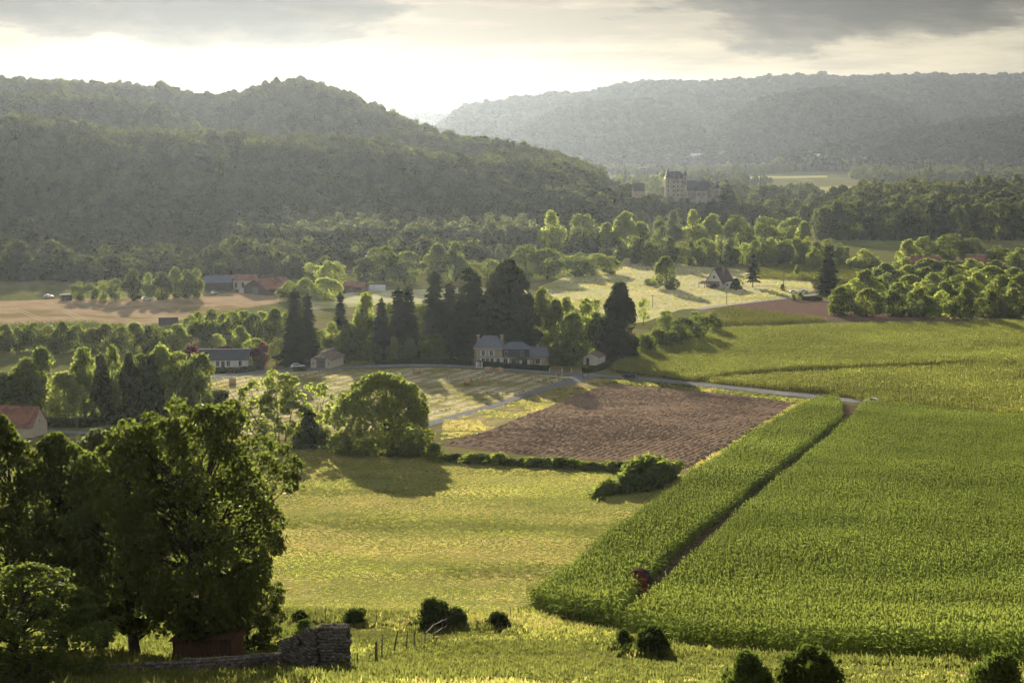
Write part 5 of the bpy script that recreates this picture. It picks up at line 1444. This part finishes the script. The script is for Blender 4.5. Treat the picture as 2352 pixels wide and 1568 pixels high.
gable_part(h, -2.497, 16.3, -5.0, 5.0, 6.9, 13.8, 'x', 'castle_stone', 'slate_dark', 0.4, low=-10, chim=[(8.5, 0, 1.2, 15.4), (15.0, 0, 1.2, 15.0)])
for c_ in (0.2, 3.0):
    window(h, c_, -5, 2.6, 1.0, 1.8)
B('front_tower', 5.2, 15.0, -10.0, -5.003, -16, 6.2, 'castle_stone', h)
MB().frustum((4.8, 15.4, -10.4, -4.6), (8, 12, -7.3, -6.9), 6.203, 12.6).build('front_tower_roof', M['slate_dark'], h)
for c_, z_ in ((7.6, 2.4), (11.8, 2.2), (8.5, -3.8)):
    window(h, c_, -10, z_, 1.1, 2.2)
tower(17.6, -4.6, 2.1, -10, 8.4, 13.4); tower(23.0, -2.0, 2.3, -10, 8.0, 13.0)
B('curtain_wall', 16.303, 23, -2.6, -1.0, -10, 4.6, 'castle_stone', h)
B('terrace_wall', -58, -18.9, -8, -7, -10, -0.8, 'castle_stone', h)
for (px_, py_, yy, w_, d_, e_, r_, ax, wl, rf_, lab) in (
        (1388, 449, 1338, 11, 7, 5, 8, 'x', 'white_wall', 'tile_brown', 'pale cottage at the left end of the castle terrace'),
        (1414, 452, 1334, 10, 7, 2.6, 5.2, 'x', 'brick', 'tile_red', 'low orange roofed outbuilding left of the castle trees'),
        (1466, 452, 1338, 9, 8, 5, 11.0, 'x', 'castle_stone', 'tile_dark', 'steep dark roofed house between the castle trees')):
    p_ = at(px_, py_, yy)
    h = empty('castle_cottage', p_, R(4)); tag(h, lab, 'cottage')
    gable_part(h, -w_ / 2, w_ / 2, -d_ / 2, d_ / 2, e_, r_, ax, wl, rf_, 0.3, low=-8)
    window(h, -1.5, -d_ / 2, 1.0, 0.9, 1.4); window(h, 1.8, -d_ / 2, 1.0, 0.9, 1.4)
# ---- specks of the far village
vill = [(1462, 362, 14), (1484, 358, 22), (1512, 364, 13), (1548, 369, 30), (1604, 369, 34), (1656, 366, 14), (1846, 372, 13), (1864, 366, 16), (1876, 375, 12), (1404, 366, 14), (1972, 360, 13)]
for n_, (px_, py_, w_) in enumerate(vill):
    p_ = G(px_, py_)
    if p_.y > 3600: p_ = at(px_, py_, 3000); p_.z = Hs(p_.x, p_.y)
    h = empty('village_house', p_, R(10 * (n_ % 5) - 20)); tag(h, '%s pale far house from the left in the hazy village' % ORD[sorted(v[0] for v in vill).index(px_)], 'house', 'far village houses')
    gable_part(h, -w_ / 2, w_ / 2, -5, 5, 9 + n_ % 3 * 2, 13 + n_ % 3 * 2, 'x', 'white_wall', ('tile_brown', 'sheet_white')[n_ % 4 == 0], 0.4, low=-4)
p_ = G(1127, 243)
mast = MB()
for a in range(3):
    q = Vector((math.cos(a * 2.094), math.sin(a * 2.094), 0)) * 1.0
    mast.tube([(q.x, q.y, -1), (q.x * 0.4, q.y * 0.4, 24)], [0.22, 0.18], 4)
for k in range(7):
    mast.tube([(-0.9 + k * 0.08, -0.5, k * 3.3), (0.9 - k * 0.08, -0.3, k * 3.3 + 1.6)], [0.12, 0.12], 4)
m_ = mast.build('radio_mast', M['wire']); m_.location = at(1127, 246, 4745); tag(m_, 'thin lattice mast standing on the far skyline', 'mast')
for n_, px_ in enumerate((2132, 2146, 2158, 2176, 2190, 2206)):
    P_ = at(px_, 181 + (n_ % 3), 4790)
    place_tree('skyline_pine', 'airy', px_, 183, 170 + n_ % 3, 9, mat='needle', label='%s dark pine from the left standing above the far right ridge' % ORD[n_], group='pines on the far ridge', loc=P_)

# ---------------------------------------------------------------- vehicles
def car(name, loc, rz, paint, label, van=False, cat='car', group=None, length=4.3):
    r = empty(name, loc, rz); tag(r, label, cat, group)
    L = length / 2; W = 0.88 if not van else 0.98
    if van:
        low = [(-L, 0.35), (L * 0.98, 0.35), (L, 0.9), (L * 0.82, 1.15), (-L, 1.15)]
        cab = [(-L, 1.153), (L * 0.80, 1.153), (L * 0.58, 2.15), (L * 0.4, 2.35), (-L * 0.97, 2.35)]
        gl = [(L * 0.30, 1.25), (L * 0.72, 1.25), (L * 0.55, 2.0), (L * 0.30, 2.0)]
    else:
        low = [(-L, 0.35), (L * 0.96, 0.32), (L, 0.62), (L * 0.92, 0.80), (L * 0.42, 0.93), (-L * 0.95, 0.97), (-L, 0.7)]
        cab = [(-L * 0.90, 0.973), (L * 0.40, 0.935), (L * 0.08, 1.40), (-L * 0.20, 1.48), (-L * 0.62, 1.42)]
        gl = [(-L * 0.74, 1.02), (L * 0.26, 1.0), (L * 0.03, 1.34), (-L * 0.20, 1.40), (-L * 0.58, 1.35)]
    MB().prism(low, -W, W).build('body', M[paint], r)
    cb = MB(); n = len(cab)
    pts = [(u, -W * (0.98 if i < 2 else 0.80), z) for i, (u, z) in enumerate(cab)] + [(u, W * (0.98 if i < 2 else 0.80), z) for i, (u, z) in enumerate(cab)]
    cb.poly(pts, [tuple(range(n)), tuple(range(2 * n - 1, n - 1, -1))] + [(i, n + i, n + (i + 1) % n, (i + 1) % n) for i in range(n)])
    cabin = cb.build('cabin', M[paint], r)
    for sg in (-1, 1):
        g_ = MB(); m2 = len(gl)
        def yy(z, base=cab[0][1], topz=cab[3][1]):
            return W * (0.98 + (0.80 - 0.98) * (z - base) / (topz - base))
        pa = [(u, sg * (yy(z) + 0.012), z) for u, z in gl] + [(u, sg * (yy(z) - 0.02), z) for u, z in gl]
        g_.poly(pa, [tuple(range(m2)), tuple(range(2 * m2 - 1, m2 - 1, -1))] + [(i, m2 + i, m2 + (i + 1) % m2, (i + 1) % m2) for i in range(m2)])
        g_.build('side_window', M['glass'], cabin)
    (xa, za), (xb, zb) = cab[1], cab[2]
    ws = MB()
    o_ = np.array([zb - za, xa - xb]); o_ = o_ / np.linalg.norm(o_) * 0.015
    f0, f1 = 0.12, 0.9
    q = [(xa + (xb - xa) * f + o_[0], za + (zb - za) * f + o_[1]) for f in (f0, f1)]
    ws.poly([(q[0][0], -W * 0.85, q[0][1]), (q[0][0], W * 0.85, q[0][1]), (q[1][0], W * 0.74, q[1][1]), (q[1][0], -W * 0.74, q[1][1])], [(0, 1, 2, 3)])
    ws.build('windscreen', M['glass'], cabin)
    for sx in (-0.62, 0.64):
        for sg in (-1, 1):
            w = MB()
            ring = [(math.cos(a) * 0.33, math.sin(a) * 0.33) for a in np.linspace(0, 2 * math.pi, 14, endpoint=False)]
            w.prism([(L * sx + u, 0.33 + v) for u, v in ring], sg * (W - 0.17), sg * (W + 0.02))
            ty = w.build('wheel', M['tyre'], r)
            w = MB(); w.prism([(L * sx + u * 0.6, 0.33 + v * 0.6) for u, v in ring], sg * (W + 0.021), sg * (W + 0.035)); w.build('rim', M['metal'], ty)
    for sg in (-1, 1):
        B('headlight', L * 0.965, L * 1.004, sg * W * 0.72 - 0.16, sg * W * 0.72 + 0.16, 0.6, 0.74, 'lamp_glass', r)
        B('tail_light', -L * 1.004, -L * 0.97, sg * W * 0.78 - 0.12, sg * W * 0.78 + 0.12, 0.72, 0.92, 'lamp_red', r)
        B('mirror', L * 0.22, L * 0.30, sg * (W + 0.09) - 0.08, sg * (W + 0.09) + 0.08, 0.98, 1.12, paint, r)
    B('number_plate', -L * 1.01, -L * 1.002, -0.25, 0.25, 0.5, 0.62, 'lamp_glass', r)
    return r
def on_road(px):
    i = int(np.argmin(np.abs(CX + FPX * rc[:, 0] / rc[:, 1] * 1.0 - px)))
    d = rc[i] - rc[i - 1]
    return i, math.atan2(d[1], d[0])
p_ = G(1447, 869); i_, a_ = on_road(1447)
car('car', Vector((p_.x, p_.y, p_.z + 0.11)), a_ + math.pi, 'car_dark', 'black car driving on the country road past the junction')
p_ = G(2004, 927.5); i_, a_ = on_road(1985)
car('white_car', Vector((p_.x, p_.y, p_.z + 0.11)), a_ + math.pi, 'car_white', 'white car on the road with only its roof showing above the maize')
for px_, py_, rz_, lab in ((1822, 674, 0.3, 'white car left of the pair parked by the tall spruce'), (1845, 673, 0.5, 'white car right of the pair parked by the tall spruce'), (491, 676, 1.4, 'white car in front of the grey roofed farm barn'),
                           (338, 690, 0.2, 'white car at the foot of the farm trees'), (112, 684, 0.4, 'white car in the shade left of the field shelter'), (684, 846, 0.2, 'white car parked under the spruce beside the cream garage')):
    car('parked_car', G(px_, py_) + Vector((0, 0, 0.1)), rz_, 'car_white', lab, group='parked white cars')

# ---------------------------------------------------------------- straw bales
def bale_mesh(seed):
    g = np.random.default_rng(seed)
    n, m = 22, 7
    V, F = [], []
    for j in range(m):
        u = j / (m - 1) * 1.3 - 0.65
        for i in range(n):
            a = 2 * math.pi * i / n
            r_ = 0.74 * (0.97 if j in (0, m - 1) else 1) + g.normal() * 0.018
            z = 0.74 + r_ * math.sin(a)
            V.append((u + g.normal() * 0.012, r_ * math.cos(a), max(z, 0.02)))
    for j in range(m - 1):
        for i in range(n):
            F.append((j * n + i, j * n + (i + 1) % n, (j + 1) * n + (i + 1) % n, (j + 1) * n + i))
    return np.array(V), np.array(F), n, m
def bale(px, py, rz, label, seed):
    V, F, n, m = bale_mesh(seed)
    r = empty('straw_bale', G(px, py) + Vector((0, 0, 0.04)), rz); tag(r, label, 'bale', 'round straw bales on the hay field')
    r.scale = (1.4, 1.35, 1.35)
    obj('roll', mesh_np('roll', V, F, [M['hay']], True), r)
    for e_, (j, s) in enumerate(((0, -1), (m - 1, 1))):
        ring = V[j * n:(j + 1) * n]; c = ring.mean(0)
        vv = [c + np.array([s * 0.05, 0, 0])]
        ff = []
        for k, q in enumerate((0.35, 0.68, 1.0)):
            vv += [c + (p - c) * q + np.array([s * (0.03 if k == 1 else 0.0), 0, 0]) for p in ring]
        tri = np.array([(0, 1 + i, 1 + (i + 1) % n) for i in range(n)])
        quad = np.array([(1 + k * n + i, 1 + (k + 1) * n + i, 1 + (k + 1) * n + (i + 1) % n, 1 + k * n + (i + 1) % n) for k in range(2) for i in range(n)])
        obj('end_face', mesh_np('end_face', np.array(vv), [tri, quad], [M['hay_end']]), r)
for n_, (px, py, rz, lab) in enumerate(((957, 860, 0.4, 'straw bale by the road hedge nearest the airy trees side'), (1123, 857, 2.6, 'left straw bale of the touching pair below the manor'), (1146, 859, 0.9, 'right straw bale of the touching pair below the manor'),
                                        (1075, 885, 2.8, 'lone straw bale furthest out on the mown stripes'), (534, 884, 0.2, 'straw bale near the clipped hedge at the long house'), (544, 951, 1.2, 'straw bale below the clipped hedge block beside the airy tree'))):
    bale(px, py, rz, lab, 700 + n_)

# ---------------------------------------------------------------- clipped hedges
def hedge(pts, height, width, label, dens=16, mat='leaf_hedge', cat='hedge', group=None, lsize=0.30):
    P = [G(*p) for p in pts]
    g = np.random.default_rng(len(label) * 7 + int(pts[0][0]))
    c0 = P[0]
    V, F, LV, LF, nb = [], [], [], [], 0
    lv = 0
    core_v, core_f = [], []
    for A, Bp in zip(P[:-1], P[1:]):
        d = Bp - A; L = d.xy.length; t = Vector((d.x, d.y, 0)).normalized(); nrm = Vector((-t.y, t.x, 0))
        n = int(L * (2 * height + width) * dens)
        u = g.random(n) * L; side = g.random(n) * (2 * height + width)
        off = np.where(side < height, -width / 2, np.where(side > height + width, width / 2, side - height - width / 2))
        z = np.where(side < height, side, np.where(side > height + width, side - height - width, height))
        nx_ = np.where(side < height, -1.0, np.where(side > height + width, 1.0, 0.0)); nz_ = np.where(nx_ == 0, 1.0, 0.1)
        base = np.array(A)[None, :] + np.outer(u, np.array(t)) + np.outer(off, np.array(nrm))
        base[:, 2] = A.z + (Bp.z - A.z) * u / L + z
        base += g.normal(size=base.shape) * 0.05
        nn = np.outer(nx_, np.array(nrm)); nn[:, 2] += nz_; nn += g.normal(size=nn.shape) * 0.5
        v, f = leaf_quads(base - np.array(c0), nn, lsize, g)
        LV.append(v); LF.append(f + lv); lv += len(v)
        k = len(core_v)
        for q, zz in ((A, A.z), (Bp, Bp.z)):
            for o_, z_ in ((-0.44, -0.4), (0.44, -0.4), (0.44, height * 0.94), (-0.44, height * 0.94)):
                w_ = q + nrm * (o_ * width)
                core_v.append((w_.x - c0.x, w_.y - c0.y, zz - c0.z + z_))
        core_f += [(k + i, k + (i + 1) % 4, k + 4 + (i + 1) % 4, k + 4 + i) for i in range(4)] + [(k, k + 1, k + 2, k + 3), (k + 7, k + 6, k + 5, k + 4)]
    V = np.concatenate(LV + [np.array(core_v)]); F = [np.concatenate(LF + [np.array(core_f) + lv])]
    o = obj('hedge', mesh_np('hedge', V, F, [M[mat]])); o.location = c0
    tag(o, label, cat, group)
    return o
hedge([(862, 838), (930, 835), (1010, 836), (1083, 840)], 1.5, 1.0, 'long low clipped hedge along the road left of the manor')
hedge([(1103, 842), (1180, 847), (1262, 853)], 1.6, 1.0, 'clipped hedge along the road in front of the manor')
hedge([(1338, 857), (1372, 852), (1410, 836), (1440, 820)], 1.5, 1.4, 'hedge sweeping up the bank right of the manor gate')
hedge([(482, 857), (540, 857), (586, 854)], 1.7, 1.0, 'dark clipped hedge in front of the long low house')
hedge([(582, 849), (606, 849)], 2.6, 1.2, 'tall square hedge piece at the right end of the long house')
hedge([(476, 945), (516, 940)], 4.6, 3.0, 'big boxy clipped hedge at the edge of the dark tree screen', dens=22)
hedge([(100, 980), (180, 982), (280, 972), (350, 965)], 2.0, 1.6, 'rounded low hedge at the foot of the dark tree screen')
hedge([(674, 853), (704, 852)], 1.3, 1.0, 'short low hedge under the left spruce by the garage')
hedge([(1842, 690), (1888, 690)], 1.8, 1.6, 'dark hedge beside the parked white cars')

# ---------------------------------------------------------------- roadside posts, gate, sign frame, poles
h = empty('garden_gate', G(1100, 845), R(-3)); tag(h, 'small white arched garden gate with pillars in the manor hedge', 'gate')
for sx in (-0.9, 0.75):
    B('pillar', sx, sx + 0.35, -0.2, 0.2, -0.3, 2.0, 'white_wall', h)
gt = MB()
for k_ in range(6):
    gt.box(-0.5 + k_ * 0.2, -0.44 + k_ * 0.2, -0.03, 0.03, 0.1, 1.6)
gt.box(-0.54, 0.74, -0.05, -0.032, 0.2, 0.28); gt.box(-0.54, 0.74, -0.05, -0.032, 1.4, 1.48)
gt.build('gate_leaf', M['window_white'], h)
MB().prism([(-1.1, 2.003), (1.3, 2.003), (0.1, 2.6)], -0.3, 0.3).build('gate_roof', M['slate'], h)
h = empty('entrance_gate', G(1302, 856), R(-8)); tag(h, 'red brick entrance walls with white gate post beside the ivy clad tree', 'gate')
for a0, a1, hh in ((-5.0, -1.6, 0.8), (1.6, 4.2, 0.8)):
    B('brick_wall', a0, a1, -0.15, 0.15, -0.3, hh, 'brick', h)
for sx in (-5.3, -1.55, 1.2, 4.25):
    B('pillar', sx, sx + 0.3, -0.2, 0.2, -0.3, 1.4, 'cream', h)
gt = MB()
for k_ in range(10):
    gt.box(-1.15 + k_ * 0.24, -1.1 + k_ * 0.24, -0.03, 0.03, 0.1, 1.2)
gt.box(-1.18, 1.18, 0.032, 0.06, 0.3, 0.4); gt.box(-1.18, 1.18, 0.032, 0.06, 1.0, 1.1)
gt.build('gate_leaf', M['timber'], h)
for px_, lab in ((1277, 'left white roadside marker post by the lane junction'), (1290, 'right white roadside marker post by the lane junction')):
    h = empty('marker_post', G(px_, 866)); tag(h, lab, 'post', 'roadside marker posts')
    MB().cyl((0, 0), 0.10, 0.09, -0.2, 1.1, 8).build('shaft', M['paint'], h)
    MB().cyl((0, 0), 0.105, 0.10, 0.75, 0.9, 8).build('reflector', M['lamp_red'], h)
h = empty('sign_frame', G(1345, 869), R(4)); tag(h, 'small dark framed direction sign on two legs at the junction', 'sign')
for sx in (-0.8, 0.8):
    B('leg', sx - 0.06, sx + 0.06, -0.06, 0.06, -0.2, 1.5, 'timber', h)
B('board', -0.74, 0.74, -0.04, 0.04, 0.75, 1.45, 'metal', h)
B('top_rail', -0.9, 0.9, -0.07, 0.07, 1.503, 1.6, 'timber', h)
for px_, b_, t_, lab in ((1499, 707, 676, 'utility pole in the pale field left of the gabled house drive'), (1669, 700, 670, 'utility pole at the tip of the bare brown field'), (1800, 654, 617, 'utility pole before the pale maize patch'), (2262, 626, 578, 'dark utility pole above the orchard trees')):
    p_ = G(px_, b_); hh = (b_ - t_) / px_per_m(p_)
    h = empty('utility_pole', p_); tag(h, lab, 'pole', 'utility poles')
    MB().cyl((0, 0), 0.15, 0.10, -0.5, hh, 8).build('shaft', M['post_wood'], h)
    B('crossarm', -0.7, 0.7, -0.06, 0.06, hh - 0.6, hh - 0.45, 'post_wood', h)
    for sx in (-0.6, 0, 0.6):
        MB().cyl((sx, 0), 0.05, 0.04, hh - 0.447, hh - 0.25, 6).build('insulator', M['paint'], h)

# ---------------------------------------------------------------- hose reel at the end of the path through the maize
h = empty('hose_reel', REEL - Vector((0, 0, 0.1)), R(70)); tag(h, 'red and grey irrigation hose reel at the end of the path through the maize', 'hose reel')
def disc(name, x0, x1, r0, r1, m, parent, n=28, zc=1.75):
    a = np.linspace(0, 2 * math.pi, n, endpoint=False)
    b = MB(); pts = []
    for x_ in (x0, x1):
        for r_ in (r0, r1):
            pts += [(x_, r_ * math.cos(q), zc + r_ * math.sin(q)) for q in a]
    f = []
    for i in range(n):
        j = (i + 1) % n
        f += [(i, j, n + j, n + i), (2 * n + i, 3 * n + i, 3 * n + j, 2 * n + j), (n + i, n + j, 3 * n + j, 3 * n + i), (i, 2 * n + i, 2 * n + j, j)]
    b.poly(pts, f)
    return b.build(name, M[m], parent)
disc('hose_coil', -0.55, 0.55, 0.6, 1.22, 'hose', h)
for k_ in range(6):
    disc('hose_turn', -0.55 + k_ * 0.185, -0.40 + k_ * 0.185, 1.18, 1.27, 'hose', h, 28)
for x_ in (-0.62, 0.57):
    fl = disc('flange', x_, x_ + 0.05, 0.25, 1.30, 'red_paint', h)
    for k_ in range(6):
        q = k_ * math.pi / 3
        MB().tube([(x_ + 0.025, 0.15 * math.cos(q), 1.75 + 0.15 * math.sin(q)), (x_ + 0.025, 1.15 * math.cos(q), 1.75 + 1.15 * math.sin(q))], [0.05, 0.05], 4).build('spoke', M['red_paint'], fl)
    disc('hub', x_ - 0.04, x_ + 0.1, 0.02, 0.22, 'metal', h, 14)
B('chassis', -0.75, 0.75, -1.5, 1.5, 0.35, 0.5, 'red_paint', h)
for sx in (-0.85, 0.72):
    MB().tube([(sx + 0.06, -0.9, 0.45), (sx + 0.06, 0, 1.75), (sx + 0.06, 0.9, 0.45)], [0.06, 0.06, 0.06], 5).build('stand', M['red_paint'], h)
    w = disc('wheel', sx - 0.12, sx + 0.1, 0.0, 0.36, 'tyre', h, 16, zc=0.36)

# ---------------------------------------------------------------- fences in the foreground
def post(parent, A, top, r0=0.05, lean=(0, 0), m='post_wood'):
    b = MB()
    z = np.linspace(-0.25, top, 5)
    b.tube([(A.x + lean[0] * max(q, 0) / top, A.y + lean[1] * max(q, 0) / top, A.z + q) for q in z], [r0 * 1.1, r0 * 1.1, r0, r0 * 0.95, r0 * 0.75], 7)
    return b.build('post', M[m], parent)
F0 = (1480.0, 680.0, 0.1956, 1.063)
def fc(cx_, cy_):
    return ((F0[1] + F0[2] * cx_) / F0[3], (F0[0] + F0[2] * cy_) / F0[3])
fence = empty('rustic_fence', G(930, 1500)); tag(fence, 'rustic fence of crooked dark posts and bent rails crossing the paddock', 'fence')
fence.location = (0, 0, 0)
posts = []
for (cx_, top, bot, r_, ln_) in ((985, 575, 755, 0.045, 0), (1220, 430, 735, 0.10, 0.02), (1290, 335, 655, 0.05, 0.05), (1440, 290, 560, 0.06, 0.32), (1595, 295, 555, 0.05, 0.10), (1698, 295, 535, 0.045, 0.02),
                             (1828, 300, 490, 0.05, 0.02), (1935, 180, 440, 0.05, 0.02), (2042, 130, 360, 0.05, 0.02), (2098, 115, 320, 0.055, 0.02)):
    b_ = fc(cx_, bot); A = G(*b_)
    hh = (bot - top) * F0[2] / F0[3] / px_per_m(A)
    post(fence, A, hh, r_, (ln_ * 1.0, 0), 'post_wood')
    posts.append((A, hh))
def strand(parent, pts, r, name, m, sag=0.05):
    P = []
    for a, b in zip(pts[:-1], pts[1:]):
        for k in range(5):
            t_ = k / 5; q = a.lerp(b, t_); P.append((q.x, q.y, q.z - sag * 4 * t_ * (1 - t_)))
    P.append(tuple(pts[-1]))
    v, f = tube_np(P, r, 5)
    return obj(name, mesh_np(name, v, f, [M[m]]), parent)
up = lambda A, k: A + Vector((0, 0, k))
for fr in (0.45, 0.8):
    strand(fence, [up(A, hh * fr) for A, hh in posts[1:8]], 0.016, 'wire', 'post_wood', 0.06)
strand(fence, [up(A, 0.35) for A, hh in posts[:2]], 0.016, 'wire', 'post_wood', 0.03)
for fr in (0.42, 0.85):
    strand(fence, [up(A, hh * fr) for A, hh in posts[6:]], 0.045, 'rail', 'rail_wood', 0.04)
fence = empty('meadow_fence'); tag(fence, 'thin wire fence on dark stakes along the lower edge of the meadow', 'fence')
pts_ = []
for px_, top, bot in ((600, 1396, 1428), (660, 1398, 1430), (748, 1398, 1432), (865, 1399, 1433), (960, 1400, 1436), (1070, 1402, 1440), (1172, 1392, 1420), (1190, 1388, 1414)):
    A = G(px_, bot); hh = (bot - top) / px_per_m(A); post(fence, A, hh, 0.04); pts_.append((A, hh))
for fr in (0.35, 0.92):
    strand(fence, [up(A, hh * fr) for A, hh in pts_], 0.013, 'wire', 'rail_wood', 0.04)
fence = empty('stake_fence'); tag(fence, 'row of short stakes along the bottom edge of the paddock', 'fence')
pts_ = []
for k_, (cx_, top, bot) in enumerate(((1350, 755, 800), (1665, 785, 862), (2025, 830, 912), (2280, 860, 945))):
    A = G(*fc(cx_, bot)); hh = (bot - top) * F0[2] / F0[3] / px_per_m(A); post(fence, A, max(hh, 0.5), 0.05); pts_.append((A, max(hh, 0.5)))
for px_, bot in ((1180, 1568), (1240, 1578), (1300, 1588)):
    A = G(px_, bot); post(fence, A, 0.55, 0.05); pts_.append((A, 0.55))
strand(fence, [up(A, hh * 0.8) for A, hh in pts_], 0.012, 'wire', 'post_wood', 0.04)

# ---------------------------------------------------------------- ruined dry stone wall
def stone_mesh(seed):
    g = np.random.default_rng(seed)
    b = np.array([(x, y, z) for z in (-.5, .5) for y in (-.5, .5) for x in (-.5, .5)], float)
    b = b + g.uniform(-0.13, 0.13, b.shape)
    top = b[4:] * np.array([0.8, 0.8, 1.08]); bot = b[:4]
    v = np.concatenate([bot * np.array([0.86, 0.86, 1.0]), b[:4] * np.array([1, 1, 0.5]), b[4:] * np.array([1, 1, 0.5]), top])
    f = [(2, 3, 1, 0), (12, 13, 15, 14)]
    for k in (0, 4, 8):
        for a, c in ((0, 1), (1, 3), (3, 2), (2, 0)):
            f.append((k + a, k + c, k + 4 + c, k + 4 + a))
    return mesh_np('stone', v, np.array(f), [M['stone']])
STONES = [stone_mesh(800 + i) for i in range(8)]
g = np.random.default_rng(88)
def lay_stones(parent, path, tops, thick, sl=0.42, sh=0.24, hole=None, faces=(-1, 1)):
    """courses of stones on both faces of a wall along path (list of ground points) rising to tops"""
    P = np.array([p[:] for p in path]); seg = np.concatenate([[0], np.cumsum(np.linalg.norm(np.diff(P[:, :2], axis=0), axis=1))])
    zb = P[:, 2].min()
    k = 0
    for s_ in faces:
        z = -0.1
        while z < max(tops):
            u = -g.random() * sl
            while u < seg[-1]:
                L = sl * g.uniform(0.6, 1.4)
                um = np.clip(u + L / 2, 0, seg[-1])
                x_ = np.interp(um, seg, P[:, 0]); y_ = np.interp(um, seg, P[:, 1]); gz = np.interp(um, seg, P[:, 2])
                tp = np.interp(um, seg, tops) * (1 + 0.10 * vnoise(um * 1.3, z))
                u += L
                if z + sh * 0.5 > tp or um <= 0 or um >= seg[-1]: continue
                if hole and hole[0] < um < hole[1] and hole[2] < z < hole[3]: continue
                i = min(max(np.searchsorted(seg, um) - 1, 0), len(P) - 2)
                d = P[i + 1] - P[i]; a = math.atan2(d[1], d[0])
                o = obj('stone', STONES[k % 8], parent); k += 1
                o.location = (x_ - math.sin(a) * s_ * thick / 2, y_ + math.cos(a) * s_ * thick / 2, gz + z + sh / 2)
                o.rotation_euler = (g.normal() * 0.10, g.normal() * 0.12, a + g.normal() * 0.10 + (math.pi if g.random() > 0.5 else 0))
                o.scale = (L * 0.98, 0.26 * g.uniform(0.8, 1.2), sh * g.uniform(0.92, 1.08))
            z += sh
wall = empty('ruined_wall'); tag(wall, 'ruined stone wall stub with a small opening and creeper beside the paddock', 'wall')
path = [G(655, 1532), G(700, 1536), G(736, 1540), G(804, 1540)]
P2 = [Vector((p.x, p.y, path[2].z)) for p in path]
tops = [1.0, 1.9, 2.9, 3.0]
lay_stones(wall, P2, tops, 0.55, 0.34, 0.20, hole=(2.0, 2.6, 0.9, 1.5), faces=(-1, 1))
c_ = MB()
for a, b, ta, tb in zip(P2[:-1], P2[1:], tops[:-1], tops[1:]):
    if (b - a).length > 0:
        d = (b - a).normalized(); n_ = Vector((-d.y, d.x, 0)) * 0.24
        tm = min(ta, tb) - 0.15
        if abs(ta - 1.9) < 0.01: 
            for z0, z1 in ((-0.4, 0.9), (1.5, tm)):
                c_.poly([tuple(q + n_ * s_ + Vector((0, 0, z))) for z in (z0, z1) for q, s_ in ((a, -1), (b, -1), (b, 1), (a, 1))], [(3, 2, 1, 0), (4, 5, 6, 7), (0, 1, 5, 4), (1, 2, 6, 5), (2, 3, 7, 6), (3, 0, 4, 7)])
        else:
            c_.poly([tuple(q + n_ * s_ + Vector((0, 0, z))) for z in (-0.4, tm) for q, s_ in ((a, -1), (b, -1), (b, 1), (a, 1))], [(3, 2, 1, 0), (4, 5, 6, 7), (0, 1, 5, 4), (1, 2, 6, 5), (2, 3, 7, 6), (3, 0, 4, 7)])
c_.build('core', M['mortar'], wall)
v_ = obj('creeper', KIT['bush3'][1], wall); v_.location = P2[1] + Vector((0, 0.2, 1.5)); v_.scale = (1.0, 0.6, 1.3)
set_mat(v_, M['leaf_hedge'])
wall = empty('low_wall'); tag(wall, 'low dark dry stone wall running left from the ruined stub under the trees', 'wall')
path = [G(200, 1556), G(330, 1552), G(420, 1548), G(520, 1542), G(600, 1534), G(655, 1528)]
lay_stones(wall, path, [0.8, 0.8, 0.85, 0.8, 0.9, 1.0], 0.5, 0.36, 0.20, faces=(-1,))
c_ = MB()
for a, b in zip(path[:-1], path[1:]):
    d = (b - a).normalized(); n_ = Vector((-d.y, d.x, 0)).normalized() * 0.24
    c_.poly([tuple(q + n_ * s_ + Vector((0, 0, z))) for z in (-0.4, 0.66) for q, s_ in ((a, -1), (b, -1), (b, 1), (a, 1))], [(3, 2, 1, 0), (4, 5, 6, 7), (0, 1, 5, 4), (1, 2, 6, 5), (2, 3, 7, 6), (3, 0, 4, 7)])
c_.build('core', M['mortar'], wall)
rl = [up(p, 0.98) for p in path[2:]]
strand(wall, rl, 0.03, 'rail', 'rail_wood', 0.05)
# ---------------------------------------------------------------- rusty shed under the trees
h = empty('rusty_shed', G(478, 1514), R(-6)); tag(h, 'low rusty brown shed under the dark near trees', 'shed')
def corrug(x0, x1, y, z0, z1, n=26, amp=0.03, z1b=None):
    b = MB(); pts = []
    z1b = z1 if z1b is None else z1b
    for i in range(n + 1):
        x_ = x0 + (x1 - x0) * i / n; yy = y + (amp if i % 2 else -amp); zt = z1 + (z1b - z1) * i / n
        pts += [(x_, yy, z0), (x_, yy, zt)]
    b.poly(pts, [(2 * i, 2 * i + 2, 2 * i + 3, 2 * i + 1) for i in range(n)])
    return b
corrug(-2.0, 2.1, -1.5, -0.3, 1.7, z1b=2.0).build('front_sheet', M['rust'], h)
corrug(-2.0, 2.1, 1.5, -0.3, 1.7, z1b=2.0).build('back_sheet', M['rust'], h)
for x_, z_ in ((-2.0, 1.7), (2.06, 2.0)):
    B('side_sheet', x_, x_ + 0.04, -1.46, 1.46, -0.3, z_, 'rust', h)
MB().prism([(-2.2, 1.75), (2.3, 2.06), (2.3, 2.12), (-2.2, 1.81)], -1.8, 1.8).build('roof_sheet', M['rust'], h)
# ---------------------------------------------------------------- the hazy air over the valley
hm, ht, hout = new_mat('haze')
pv = nd(ht, 'ShaderNodeVolumePrincipled', ins={'Color': (0.78, 0.88, 0.98, 1), 'Density': HAZE_DENSITY, 'Anisotropy': HAZE_G})
ht.links.new(pv.outputs[0], hout.inputs['Volume'])
haze = MB().box(-5300, 5300, -300, 9300, -3.0, 300.0).build('haze', hm)
tag(haze, 'pale evening haze hanging over the whole valley', 'haze', kind='stuff')
